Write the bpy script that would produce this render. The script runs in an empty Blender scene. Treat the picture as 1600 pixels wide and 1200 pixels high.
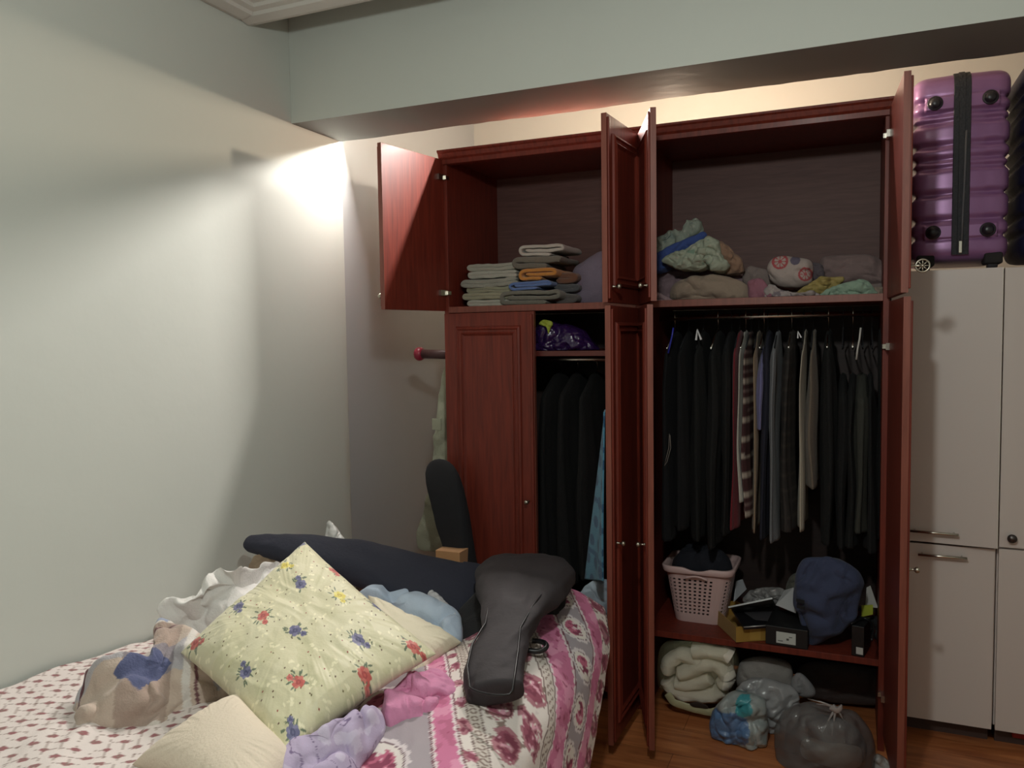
import bpy, math, random
import numpy as np
from mathutils import Vector, Matrix

# ------------------------------------------------------------------ camera, world, lights, exposure
S = bpy.context.scene
COL = S.collection
FPX = 1245.0
YAW, PIT, ROL = [math.radians(a) for a in (23.27, 3.456, -0.855)]
CAM = np.array([0.0, 0.0, 1.55])
_f = np.array([-math.sin(YAW)*math.cos(PIT), math.cos(YAW)*math.cos(PIT), -math.sin(PIT)])
_r = np.cross(_f, [0, 0, 1.0]); _r /= np.linalg.norm(_r); _u = np.cross(_r, _f)
R_ = _r*math.cos(ROL)+_u*math.sin(ROL)
U_ = -_r*math.sin(ROL)+_u*math.cos(ROL)
cd = bpy.data.cameras.new('camera'); cam = bpy.data.objects.new('camera', cd); COL.objects.link(cam)
cd.sensor_fit = 'HORIZONTAL'; cd.sensor_width = 36.0; cd.lens = 36.0*FPX/1600.0; cd.clip_start = 0.02
cam.matrix_world = Matrix(((R_[0], U_[0], -_f[0], CAM[0]), (R_[1], U_[1], -_f[1], CAM[1]), (R_[2], U_[2], -_f[2], CAM[2]), (0, 0, 0, 1)))
S.camera = cam
w = bpy.data.worlds.new('world'); S.world = w; w.use_nodes = True
w.node_tree.nodes['Background'].inputs[0].default_value = (0.75, 0.85, 1.0, 1)
w.node_tree.nodes['Background'].inputs[1].default_value = 0.0
S.view_settings.view_transform = 'Standard'; S.view_settings.look = 'None'
S.view_settings.gamma = 1.0; S.view_settings.use_curve_mapping = False
S.view_settings.exposure = 0.0
S.cycles.max_bounces = 6; S.cycles.diffuse_bounces = 4; S.cycles.use_denoising = True
S.cycles.transparent_max_bounces = 12; S.cycles.caustics_reflective = False; S.cycles.caustics_refractive = False

def lamp(name, loc, power, rgb, radius):
    l = bpy.data.lights.new(name, 'POINT'); l.energy = power; l.color = rgb; l.shadow_soft_size = radius
    o = bpy.data.objects.new(name, l); COL.objects.link(o); o.location = loc; return o
lamp('room_lamp_light', (-0.23, 0.72, 2.36), 52.0, (0.94, 1.0, 0.95), 0.05)
lamp('alcove_bulb_light', (-0.74, 3.55, 2.446), 56.0, (1.0, 0.80, 0.60), 0.03)
# two slim batten lights with reflectors, fixed behind the beam and facing the room
for bx, ln, en in ((-1.94, 0.32, 17.0), (-1.12, 0.45, 30.0)):
    al = bpy.data.lights.new('batten_light', 'AREA'); al.shape = 'RECTANGLE'; al.size = ln; al.size_y = 0.012; al.energy = en; al.color = (1.0, 0.93, 0.87)
    ao = bpy.data.objects.new('batten_light', al); COL.objects.link(ao); ao.location = (bx, 3.18, 2.479)
    ao.rotation_euler = Vector((0.0, -1.0, -0.36)).to_track_quat('-Z', 'Y').to_euler()

# ------------------------------------------------------------------ pixel (1600x1200) -> real point at a chosen depth
def A(ax, val, x, y):
    d = _f + R_*(x-800)/FPX - U_*(y-600)/FPX
    i = 'xyz'.index(ax)
    return CAM + d*(val-CAM[i])/d[i]

# ------------------------------------------------------------------ noise
def _h(i, j, k, s):
    n = (i*374761393 + j*668265263 + k*2147483647 + s*974634777) & 0xFFFFFFFF
    n = ((n ^ (n >> 13))*1274126177) & 0xFFFFFFFF
    n = (n ^ (n >> 16)) & 0xFFFFFFFF
    return n/4294967295.0
def vn(P, s=0):
    P = np.asarray(P, float); F = np.floor(P).astype(np.int64); t = P-F; t = t*t*(3-2*t)
    r = 0
    for a in (0, 1):
        for b in (0, 1):
            for c in (0, 1):
                wt = (t[..., 0] if a else 1-t[..., 0])*(t[..., 1] if b else 1-t[..., 1])*(t[..., 2] if c else 1-t[..., 2])
                r = r + wt*_h(F[..., 0]+a, F[..., 1]+b, F[..., 2]+c, s)
    return r*2-1
def fbm(P, s=0, o=3):
    r = 0; a = 1.0
    for k in range(o):
        r = r + a*vn(np.asarray(P)*2**k+17.3*k, s+k); a *= 0.5
    return r/1.75
def folds(P, s=0, direction=(1, 0, 0), stretch=4.0, o=3):
    """ridged cloth folds, elongated along direction"""
    P = np.asarray(P, float); d = np.array(direction, float); d /= np.linalg.norm(d)
    W = P + 0.35*np.stack([vn(P*0.8, s+11), vn(P*0.8, s+12), vn(P*0.8, s+13)], -1)
    al = W@d; Q = W - al[..., None]*d*(1-1/stretch)
    r = 0; a = 1.0
    for k in range(o):
        n = vn(Q*1.9**k+5.1*k, s+k)
        r = r + a*(1-2*np.sqrt(n*n+0.01)); a *= 0.48
    return r/1.7

def trochoid(P, n, d, freq, amp, seed, wt):
    """cloth rolls: lateral + normal displacement, three crossing families of folds"""
    n = np.array(n, float); n /= np.linalg.norm(n); d = np.array(d, float); d = d-n*(d@n); d /= (np.linalg.norm(d)+1e-9); g = np.cross(n, d)
    out = np.zeros_like(P)
    for k, (rot, fm, am) in enumerate(((0.0, .62, 1.0), (.65, 1.15, .55), (-.9, 1.9, .30), (.3, 3.3, .15))):
        gk = g*math.cos(rot)+d*math.sin(rot); dk = np.cross(gk, n)
        f = freq*fm
        wv = .55*vn(P*freq*.45*(1+.5*k), seed+50+k)+.22*vn(P*freq*1.2*(1+.5*k), seed+60+k)
        ph = 2*math.pi*(f*(P@gk)*.62+f*(P@dk)*.10+wv*1.25)
        m = np.clip(.45+.9*vn(P*freq*.55*(1+.4*k), seed+70+k), .02, 1.1)
        a_ = amp*am*m*wt
        c_ = np.cos(ph)
        prof = np.sign(c_)*np.abs(c_)**.8
        out = out+n*(a_*prof)[..., None]+gk*(a_*.75*np.sin(ph))[..., None]
    return out

# ------------------------------------------------------------------ tagging / objects
def tag(o, label=None, cat=None, group=None, kind=None):
    if label: o['label'] = label
    if cat: o['category'] = cat
    if group: o['group'] = group
    if kind: o['kind'] = kind
    return o
def empty(name, loc, label, cat, group=None):
    o = bpy.data.objects.new(name, None); COL.objects.link(o); o.location = loc; o.empty_display_size = 0.05
    bpy.context.view_layer.update()
    return tag(o, label, cat, group)
def link(name, me, mat, parent=None):
    o = bpy.data.objects.new(name, me); COL.objects.link(o)
    if mat: me.materials.append(mat)
    if parent is not None:
        o.parent = parent
        wl = Vector((0, 0, 0)); q = parent
        while q is not None: wl += q.location; q = q.parent
        me.transform(Matrix.Translation(-wl))
    return o
def mesh(name, V, F, mat, parent=None, smooth=True, col=None):
    me = bpy.data.meshes.new(name)
    me.from_pydata([tuple(map(float, v)) for v in V], [], [tuple(map(int, f)) for f in F])
    if col is not None:
        at = me.color_attributes.new('col', 'FLOAT_COLOR', 'POINT')
        c = np.ones((len(V), 4), np.float32); c[:, :3] = col
        at.data.foreach_set('color', c.ravel())
    if smooth: me.polygons.foreach_set('use_smooth', [True]*len(me.polygons))
    me.update()
    return link(name, me, mat, parent)
def gridfaces(n, m, off=0, wrap=False, flip=False):
    f = []
    for i in range(n-1):
        for j in range(m if wrap else m-1):
            j2 = (j+1) % m
            q = (off+i*m+j, off+i*m+j2, off+(i+1)*m+j2, off+(i+1)*m+j)
            f.append(q[::-1] if flip else q)
    return f
def solid(o, t, offset=-1):
    m = o.modifiers.new('solid', 'SOLIDIFY'); m.thickness = t; m.offset = offset; return o
def bevel(o, wd, seg=2):
    m = o.modifiers.new('bevel', 'BEVEL'); m.width = wd; m.segments = seg; m.limit_method = 'ANGLE'; m.angle_limit = math.radians(40); return o

class MB:
    def __init__(s): s.V = []; s.F = []
    def add(s, V, F):
        k = len(s.V); s.V += [tuple(map(float, v)) for v in V]; s.F += [tuple(k+i for i in f) for f in F]; return s
    def box(s, a, b, fr=None):
        (x0, y0, z0), (x1, y1, z1) = a, b
        V = [(x0, y0, z0), (x1, y0, z0), (x1, y1, z0), (x0, y1, z0), (x0, y0, z1), (x1, y0, z1), (x1, y1, z1), (x0, y1, z1)]
        if fr: V = [fr(v) for v in V]
        F = [(0, 3, 2, 1), (4, 5, 6, 7), (0, 1, 5, 4), (1, 2, 6, 5), (2, 3, 7, 6), (3, 0, 4, 7)]
        return s.add(V, F)
    def tube(s, pts, r, n=10, cap=True):
        pts = [np.array(p, float) for p in pts]; rr = r if hasattr(r, '__len__') else [r]*len(pts)
        V = []; F = []; up = None
        for i, p in enumerate(pts):
            t = pts[min(i+1, len(pts)-1)]-pts[max(i-1, 0)]; t /= (np.linalg.norm(t)+1e-9)
            if up is None: up = np.array([0, 0, 1.0]) if abs(t[2]) < .9 else np.array([1.0, 0, 0])
            a = np.cross(t, up); a /= (np.linalg.norm(a)+1e-9); b = np.cross(a, t); up = b
            for k in range(n):
                q = 2*math.pi*k/n; V.append(p+rr[i]*(a*math.cos(q)+b*math.sin(q)))
        F = gridfaces(len(pts), n, 0, True)
        if cap: F += [tuple(range(n))[::-1], tuple((len(pts)-1)*n+k for k in range(n))]
        return s.add(V, F)
    def lathe(s, c, ax, prof, n=20):
        c = np.array(c, float); ax = np.array(ax, float); ax /= np.linalg.norm(ax)
        t = np.array([0, 0, 1.0]) if abs(ax[2]) < .9 else np.array([1.0, 0, 0])
        a = np.cross(ax, t); a /= np.linalg.norm(a); b = np.cross(ax, a)
        V = []
        for (r, h) in prof:
            for k in range(n):
                q = 2*math.pi*k/n; V.append(c+ax*h+max(r, 1e-4)*(a*math.cos(q)+b*math.sin(q)))
        F = gridfaces(len(prof), n, 0, True); F += [tuple(range(n))[::-1], tuple((len(prof)-1)*n+k for k in range(n))]
        return s.add(V, F)
    def build(s, name, mat, parent=None, smooth=False, col=None): return mesh(name, s.V, s.F, mat, parent, smooth, col)

# ------------------------------------------------------------------ materials
def lin(c):
    c = np.array(c, float)/255.0
    return np.where(c <= 0.04045, c/12.92, ((c+0.055)/1.055)**2.4)
def L3(r, g, b): return tuple(lin((r, g, b)))+(1.0,)
def mat(name, rgb=None, rough=0.8, metal=0.0, bump=0.0, bscale=60.0, var=0.0, vscale=3.0, coat=0.0, attr=False, sheen=0.0, alpha=1.0, trans=0.0, weave=False, spec=0.5):
    m = bpy.data.materials.new(name); m.use_nodes = True; nt = m.node_tree; b = nt.nodes['Principled BSDF']; N = nt.nodes.new; Lk = nt.links.new
    b.inputs['Roughness'].default_value = rough; b.inputs['Metallic'].default_value = metal
    b.inputs['Coat Weight'].default_value = coat; b.inputs['Sheen Weight'].default_value = sheen
    b.inputs['Alpha'].default_value = alpha; b.inputs['Transmission Weight'].default_value = trans
    b.inputs['Specular IOR Level'].default_value = spec
    tc = N('ShaderNodeTexCoord')
    src = None
    if attr:
        a = N('ShaderNodeAttribute'); a.attribute_name = 'col'; src = a.outputs['Color']
    elif rgb is not None:
        b.inputs['Base Color'].default_value = L3(*rgb)
    nz = N('ShaderNodeTexNoise'); nz.inputs['Scale'].default_value = vscale; nz.inputs['Detail'].default_value = 5
    Lk(tc.outputs['Object'], nz.inputs['Vector'])
    mr = N('ShaderNodeMapRange'); mr.inputs['To Min'].default_value = 1-var; mr.inputs['To Max'].default_value = 1+var
    Lk(nz.outputs['Fac'], mr.inputs['Value'])
    mx = N('ShaderNodeVectorMath'); mx.operation = 'SCALE'
    if src: Lk(src, mx.inputs[0])
    else: mx.inputs[0].default_value = L3(*rgb)[:3]
    Lk(mr.outputs[0], mx.inputs['Scale']); Lk(mx.outputs[0], b.inputs['Base Color'])
    if bump > 0:
        n2 = N('ShaderNodeTexNoise'); n2.inputs['Scale'].default_value = bscale; n2.inputs['Detail'].default_value = 4
        Lk(tc.outputs['Object'], n2.inputs['Vector'])
        bp = N('ShaderNodeBump'); bp.inputs['Strength'].default_value = bump; bp.inputs['Distance'].default_value = 0.01
        Lk(n2.outputs['Fac'], bp.inputs['Height']); Lk(bp.outputs[0], b.inputs['Normal'])
    return m
def wood(name, c1, c2, rough=0.3, scale=(1, 1, 1), coat=0.3, grain=14.0):
    m = bpy.data.materials.new(name); m.use_nodes = True; nt = m.node_tree; b = nt.nodes['Principled BSDF']; N = nt.nodes.new; Lk = nt.links.new
    b.inputs['Roughness'].default_value = rough; b.inputs['Coat Weight'].default_value = coat; b.inputs['Coat Roughness'].default_value = 0.22
    tc = N('ShaderNodeTexCoord'); mp = N('ShaderNodeMapping'); mp.inputs['Scale'].default_value = scale
    Lk(tc.outputs['Object'], mp.inputs['Vector'])
    nz = N('ShaderNodeTexNoise'); nz.inputs['Scale'].default_value = grain; nz.inputs['Detail'].default_value = 8; nz.inputs['Distortion'].default_value = 0.6
    Lk(mp.outputs[0], nz.inputs['Vector'])
    cr = N('ShaderNodeValToRGB'); cr.color_ramp.elements[0].position = 0.3; cr.color_ramp.elements[0].color = L3(*c1)
    cr.color_ramp.elements[1].position = 0.72; cr.color_ramp.elements[1].color = L3(*c2)
    Lk(nz.outputs['Fac'], cr.inputs[0]); Lk(cr.outputs[0], b.inputs['Base Color'])
    return m
def wallmat(name, rgb, cracks=True):
    m = mat(name, rgb, rough=0.75, bump=0.10, bscale=14.0, var=0.03, vscale=2.5, spec=0.3)
    return m

M_wall = wallmat('painted_plaster_pale_green', (197, 201, 194))
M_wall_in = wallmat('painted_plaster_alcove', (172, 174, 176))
M_wall_back = wallmat('painted_plaster_cream', (196, 192, 186))
M_under = wallmat('shaded_soffit', (124, 124, 121))  # wall plaster with the unlit underside's shade put into a darker grey
M_ceil = wallmat('ceiling_paint', (200, 198, 192))
M_wood = wood('mahogany_veneer', (94, 36, 26), (122, 48, 34), rough=0.5, scale=(5, 5, 0.35), coat=0.06)
M_wood.node_tree.nodes['Principled BSDF'].inputs['Specular IOR Level'].default_value = 0.35
M_woodedge = wood('mahogany_edge_band', (112, 58, 46), (132, 72, 58), rough=0.45, scale=(5, 5, 0.4), coat=0.1)
M_woodin = wood('mahogany_inner_board', (80, 30, 26), (104, 46, 38), rough=0.38, scale=(0.5, 5, 5), coat=0.1)
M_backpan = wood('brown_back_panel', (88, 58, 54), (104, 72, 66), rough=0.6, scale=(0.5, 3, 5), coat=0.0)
M_backlow = wood('shaded_back_panel', (40, 26, 24), (54, 36, 32), rough=0.6, scale=(0.5, 3, 5), coat=0.0)  # shade behind the hanging clothes is put into this darker panel colour
M_chrome = mat('chrome', (205, 200, 190), rough=0.25, metal=1.0)
M_brass = mat('antique_brass', (176, 170, 156), rough=0.35, metal=1.0)
M_cab = mat('cabinet_laminate', (214, 203, 198), rough=0.35, spec=0.4)
M_cabedge = mat('cabinet_edge_band', (240, 235, 222), rough=0.4)
M_dark = mat('dark_gap', (30, 26, 26), rough=0.8)
M_plinth = mat('dark_plinth', (70, 52, 48), rough=0.6)
M_black = mat('black_fabric', (26, 26, 30), rough=0.9, bump=0.1, sheen=0.0)
M_col = mat('printed_cotton', attr=True, rough=0.9, bump=0.12, bscale=220.0)
M_satin = mat('satin_print', attr=True, rough=0.5, bump=0.1, bscale=150.0, sheen=0.2)
_cc = {}
def fab(rgb, rough=0.92, bump=0.25, bscale=160.0, var=0.05, sheen=0.1):
    k = (tuple(rgb), rough, bump, bscale, sheen)
    if k not in _cc: _cc[k] = mat('fabric_%02x%02x%02x' % tuple(int(c) for c in rgb), rgb, rough=rough, bump=bump, bscale=bscale, var=var, vscale=9, sheen=sheen)
    return _cc[k]
def terry(rgb): return fab(rgb, 0.97, 0.7, 300.0, 0.07, 0.3)
def plastic(name, rgb, alpha, rough=0.25):
    return mat(name, rgb, rough=rough, alpha=alpha, bump=0.6, bscale=25.0, spec=0.6)

# ------------------------------------------------------------------ shape builders
def resample(pts, n):
    P = np.array(pts, float); m = len(P); out = []
    for i in range(m):
        p0, p1, p2, p3 = P[i-1], P[i], P[(i+1) % m], P[(i+2) % m]
        for t in np.linspace(0, 1, 24, endpoint=False):
            out.append(0.5*((2*p1)+(-p0+p2)*t+(2*p0-5*p1+4*p2-p3)*t*t+(-p0+3*p1-3*p2+p3)*t**3))
    out = np.array(out); seg = np.linalg.norm(np.roll(out, -1, 0)-out, axis=1); s = np.concatenate([[0], np.cumsum(seg)])
    q = np.linspace(0, s[-1], n, endpoint=False); O = np.vstack([out, out[:1]])
    return np.stack([np.interp(q, s, O[:, k]) for k in range(3)], 1)
def lump(name, mt, pts, nrm, dome, back=0.04, amp=0.012, freq=9.0, seed=1, fdir=(1, 0, 0), stretch=3.0, parent=None, paint=None, na=110, nr=34, edge=0.35, power=2.2, squash=0.5, floor=None):
    """a soft closed body: outline of real points, domed along nrm, with cloth folds"""
    n = np.array(nrm, float); n /= np.linalg.norm(n)
    O = resample(pts, na); c = O.mean(0)
    V = []
    T = np.linspace(0, 1, nr)
    def side(sgn, dep, fa):
        rows = []
        for t in T[1:] if sgn > 0 else T[1:-1]:
            s = math.sin(t*math.pi/2)**0.85 if sgn > 0 else t
            hgt = dep*(max(0.0, 1-s**power))**squash
            rows.append(c+(O-c)*s+n*hgt*sgn)
        R = np.array(rows); pole = (c+n*dep*sgn)[None]
        al = np.array(rows).shape[0]
        s = np.array([math.sin(t*math.pi/2)**0.8 if sgn > 0 else t for t in (T[1:] if sgn > 0 else T[1:-1])])
        wt = (edge+(1-edge)*np.clip((1-s)*5, 0, 1))[:, None]
        R = R+trochoid(R, n*sgn, fdir, freq, amp*fa, seed, np.broadcast_to(wt, R.shape[:2]))
        R = R+amp*.25*fa*np.stack([vn(R*freq*2.2, seed+31), vn(R*freq*2.2, seed+32), vn(R*freq*2.2, seed+33)], -1)
        # the pole vertex sits on the mean of the first ring
        pole = R[0].mean(0)[None]
        return pole, R
    p1, R1 = side(1, dome, 1.0); p2, R2 = side(-1, back, 0.3)
    k1 = len(R1); k2 = len(R2)
    V = np.vstack([p1, R1.reshape(-1, 3), p2, R2.reshape(-1, 3)])
    if floor is not None: V[:, 2] = np.maximum(V[:, 2], floor)
    F = [(0, 1+(j+1) % na, 1+j) for j in range(na)] + gridfaces(k1, na, 1, True)
    o2 = 1+k1*na
    F += [(o2, o2+1+j, o2+1+(j+1) % na) for j in range(na)] + gridfaces(k2, na, o2+1, True, True)
    la = o2+1+(k2-1)*na; ra = 1+(k1-1)*na
    F += [(ra+j, ra+(j+1) % na, la+(j+1) % na, la+j) for j in range(na)]
    # orient outward: pole normal must follow n
    a, b_, c_ = V[F[0][0]], V[F[0][1]], V[F[0][2]]
    if np.dot(np.cross(b_-a, c_-a), n) < 0: F = [f[::-1] for f in F]
    col = None
    if paint is not None: col = paint(V)
    return mesh(name, V, F, mt, parent, True, col)

def pillow(name, mt, T, L, B, Rr, thick, seed=1, amp=0.006, freq=9, n=60, paint=None, inset=0.05, parent=None, up=(0, 0, 1), puff=0.5, pipe=None):
    """corners: T (u0 v0), L (u0 v1), B (u1 v1), Rr (u1 v0)"""
    T, L, B, Rr = [np.array(p, float) for p in (T, L, B, Rr)]
    nn = np.cross(Rr-L, B-T); nn /= np.linalg.norm(nn)
    if np.dot(nn, up) < 0: nn = -nn
    u, v = np.meshgrid(np.linspace(0, 1, n), np.linspace(0, 1, n), indexing='ij')
    a, b = 2*u-1, 2*v-1
    ui = u+inset*a*(1-a*a)*0-inset*np.sign(a)*np.abs(a)**3*(1-b*b)
    vi = v-inset*np.sign(b)*np.abs(b)**3*(1-a*a)
    P = (T*((1-ui)*(1-vi))[..., None]+Rr*(ui*(1-vi))[..., None]+L*((1-ui)*vi)[..., None]+B*(ui*vi)[..., None])
    body = np.clip((1-np.abs(a)**2.6)*(1-np.abs(b)**2.6), 0, 1)**puff
    out = []
    for sg in (1, -1):
        W = folds(P*freq+3*sg, seed, Rr-T, 2.5)
        e = 1-np.maximum(np.abs(a), np.abs(b))
        rad = folds(np.stack([np.arctan2(a, b)*6, 0*a, np.maximum(np.abs(a), np.abs(b))*1.5], -1), seed+5, (0, 0, 1), 3)
        Q = P+nn*(sg*body*thick/2+sg*amp*W*np.clip(e*8, 0, 1)+sg*amp*0.8*rad*np.clip(e*8, 0, 1)*np.clip(1-e*1.6, 0, 1))[..., None]
        out.append(Q)
    V = np.vstack([out[0].reshape(-1, 3), out[1].reshape(-1, 3)])
    F = gridfaces(n, n, 0)+gridfaces(n, n, n*n, flip=True)
    a_, b_, c_ = V[F[0][0]], V[F[0][1]], V[F[0][2]]
    q = n//2*n+n//2; a_, b_, c_ = V[q], V[q+1], V[q+n]
    if np.dot(np.cross(b_-a_, V[q+n+1]-a_), nn) < 0: F = [f[::-1] for f in F]
    col = None
    if paint is not None:
        cc = paint(u.ravel(), v.ravel()); col = np.vstack([cc, cc])
    o = mesh(name, V, F, mt, parent, True, col)
    m = o.modifiers.new('weld', 'WELD'); m.merge_threshold = 0.0008
    return o

def loft(name, mt, spine, hw, ht, wdir, parent=None, amp=0.0, freq=8, seed=1, ne=2.4, ns=90, na=48, paint=None, fdir=(1, 0, 0)):
    S_ = np.array(spine, float); k = len(S_); t0 = np.linspace(0, 1, k); t = np.linspace(0, 1, ns)
    def sm(y):
        y = np.interp(t, t0, y); ker = np.hanning(9); ker /= ker.sum(); yp = np.pad(y, 4, mode='edge'); return np.convolve(yp, ker, 'valid')
    C = np.stack([sm(S_[:, i]) for i in range(3)], 1); Wd = sm(hw); Ht = sm(ht)
    cap = np.clip(np.minimum(t, 1-t)/0.035, 0, 1); cap = np.sqrt(1-(1-cap)**2)*0.985+0.015
    Tn = np.gradient(C, axis=0); Tn /= np.linalg.norm(Tn, axis=1)[:, None]
    wd = np.array(wdir, float)[None]-Tn*(Tn@np.array(wdir, float))[:, None]; wd /= np.linalg.norm(wd, axis=1)[:, None]
    hd = np.cross(wd, Tn)
    q = np.linspace(0, 2*np.pi, na, endpoint=False)
    cx = np.sign(np.cos(q))*np.abs(np.cos(q))**(2/ne); sy = np.sign(np.sin(q))*np.abs(np.sin(q))**(2/ne)
    P = C[:, None]+wd[:, None]*(Wd*cap)[:, None, None]*cx[None, :, None]+hd[:, None]*(Ht*cap)[:, None, None]*sy[None, :, None]
    if amp:
        d = folds(P*freq, seed, fdir, 2.5)
        nd = P-C[:, None]; nd /= (np.linalg.norm(nd, axis=2)[..., None]+1e-9)
        P = P+nd*(d*amp*cap[:, None])[..., None]
    V = P.reshape(-1, 3); F = gridfaces(ns, na, 0, True)+[tuple(range(na))[::-1], tuple((ns-1)*na+j for j in range(na))]
    o = mesh(name, V, F, mt, parent, True, None if paint is None else paint(V))
    bm_fix(o); return o
def bm_fix(o):
    import bmesh
    bm = bmesh.new(); bm.from_mesh(o.data); bmesh.ops.recalc_face_normals(bm, faces=bm.faces[:]); bm.to_mesh(o.data); bm.free()

def strip(name, mt, path, t, y0, y1, parent=None, seed=1, amp=0.004, ny=16, fr=None, closed_ends=True):
    """folded cloth: path in (x,z), thickness t, extruded from y0 to y1"""
    P = np.array(path, float); d = np.linalg.norm(np.diff(P, axis=0), axis=1); s = np.concatenate([[0], np.cumsum(d)])
    q = np.linspace(0, s[-1], max(12, int(s[-1]/0.007))); P = np.stack([np.interp(q, s, P[:, 0]), np.interp(q, s, P[:, 1])], 1)
    ker = np.hanning(7); ker /= ker.sum()
    P = np.stack([np.convolve(np.pad(P[:, i], 3, mode='edge'), ker, 'valid') for i in (0, 1)], 1)
    T = np.gradient(P, axis=0); T /= np.linalg.norm(T, axis=1)[:, None]; Nn = np.stack([-T[:, 1], T[:, 0]], 1)
    n = len(P); a = np.linspace(0, 1, n); cp = np.sqrt(np.clip(1-(1-np.clip(np.minimum(a, 1-a)*n/3, 0, 1))**2, 0.05, 1))
    loop = np.vstack([P+Nn*t/2*cp[:, None], (P-Nn*t/2*cp[:, None])[::-1]])
    m = len(loop); V = []
    ed = [0, .0008, .0025, .005, .009]
    ys = np.concatenate([y0+np.array(ed), np.linspace(y0+.018, y1-.018, 12), y1-np.array(ed[::-1])]); ny = len(ys)
    for k, y in enumerate(ys):
        e_ = min(1.0, min(y-y0, y1-y)/.009); f = math.sqrt(max(0, 1-(1-e_)**2))
        cen = np.vstack([P, P[::-1]])
        lp = cen+(loop-cen)*(0.45+0.55*f)
        V.append(np.stack([lp[:, 0], np.full(m, y), lp[:, 1]], 1))
    V = np.array(V)
    V = V+amp*np.stack([vn(V*14, seed), vn(V*14, seed+1)*1.5, vn(V*14, seed+2)], -1)+0.4*amp*np.stack([vn(V*40, seed+4), vn(V*40, seed+5), vn(V*40, seed+6)], -1)
    V = V.reshape(-1, 3)
    if fr: V = np.array([fr(v) for v in V])
    F = gridfaces(ny, m, 0, True)
    for k in (0, ny-1):
        for i in range(n-1):
            q4 = (k*m+i, k*m+i+1, k*m+(m-2-i), k*m+(m-1-i)); F.append(q4 if k == 0 else q4[::-1])
    o = mesh(name, V, F, mt, parent, True); bm_fix(o); return o

def boxo(name, a, b, mt, parent=None, bv=0.0, fr=None):
    o = MB().box(a, b, fr).build(name, mt, parent)
    if bv: bevel(o, bv)
    return o
def struct(o): o['kind'] = 'structure'; return o

# ================================================================== THE ROOM
XW = -2.174; XR = 1.9; YB = 4.6; ZC = 3.04; YF = -1.2
ZB = 2.45                                   # underside of the beam
fl = struct(boxo('floor', (-2.6, YF-.1, -0.1), (XR+.1, YB+.1, 0.0), None))
def floor_mat():
    m = bpy.data.materials.new('laminate_floor'); m.use_nodes = True; nt = m.node_tree; b = nt.nodes['Principled BSDF']; N = nt.nodes.new; Lk = nt.links.new
    b.inputs['Roughness'].default_value = 0.4; b.inputs['Coat Weight'].default_value = 0.1
    tc = N('ShaderNodeTexCoord'); mp = N('ShaderNodeMapping'); mp.inputs['Scale'].default_value = (0.8, 6, 1)
    Lk(tc.outputs['Object'], mp.inputs['Vector'])
    nz = N('ShaderNodeTexNoise'); nz.inputs['Scale'].default_value = 4; nz.inputs['Detail'].default_value = 8; nz.inputs['Distortion'].default_value = 1.2; Lk(mp.outputs[0], nz.inputs['Vector'])
    cr = N('ShaderNodeValToRGB'); cr.color_ramp.elements[0].position = .3; cr.color_ramp.elements[0].color = L3(150, 84, 48); cr.color_ramp.elements[1].position = .7; cr.color_ramp.elements[1].color = L3(196, 124, 76)
    Lk(nz.outputs['Fac'], cr.inputs[0])
    br = N('ShaderNodeTexBrick'); br.inputs['Scale'].default_value = 1.0; br.inputs['Mortar Size'].default_value = 0.0012; br.inputs['Brick Width'].default_value = 1.2; br.inputs['Row Height'].default_value = 0.19
    br.inputs['Color1'].default_value = (1, 1, 1, 1); br.inputs['Color2'].default_value = (.86, .86, .86, 1); br.inputs['Mortar'].default_value = (.35, .3, .3, 1)
    Lk(tc.outputs['Object'], br.inputs['Vector'])
    mx = N('ShaderNodeMix'); mx.data_type = 'RGBA'; mx.blend_type = 'MULTIPLY'; mx.inputs[0].default_value = 1.0
    Lk(cr.outputs[0], mx.inputs[6]); Lk(br.outputs['Color'], mx.inputs[7]); Lk(mx.outputs[2], b.inputs['Base Color'])
    return m
fl.data.materials.append(floor_mat())

def wall_left():
    # front part of the wall ends in a hand-plastered, slightly wavy arris at the alcove
    ys = np.linspace(YF, 3.11, 90); zs = np.linspace(0, ZC, 120)
    V = []
    for y in ys:
        for z in zs:
            yy = y
            if y > 3.05: yy = y+0.006*float(vn(np.array([0.3, 0.1, z*4.0]), 3))+0.003*float(vn(np.array([0.3, 0.1, z*17.0]), 4))
            bump = 0.0015*float(vn(np.array([0.0, y*3, z*3]), 7))
            V.append((XW+bump, yy, z))
    nz = len(zs); ny = len(ys)
    F = gridfaces(ny, nz)
    # return into the alcove
    k = len(V)
    for z in zs:
        yy = V[(ny-1)*nz][1]
        V.append((XW-0.004, 3.118, z))
    for z in zs: V.append((XW-0.3, 3.118, z))
    F += gridfaces(1+1, nz, (ny-1)*nz)
    F += gridfaces(2, nz, k)
    o = mesh('wall_left', V, F, M_wall, None, True); bm_fix(o)
    return struct(o)
wall_left()
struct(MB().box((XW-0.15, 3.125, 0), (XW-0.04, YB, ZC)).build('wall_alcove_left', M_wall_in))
struct(boxo('wall_back', (-2.3, YB, 0), (XR, YB+.1, ZC), M_wall_back))
struct(boxo('wall_right', (XR, YF, 0), (XR+.1, YB, ZC), M_wall))
struct(boxo('wall_front', (XW-.1, YF-.1, 0), (XR+.1, YF, ZC), M_wall))
struct(boxo('ceiling', (-2.6, YF-.1, ZC), (XR+.1, YB+.1, ZC+.1), M_ceil))
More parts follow.
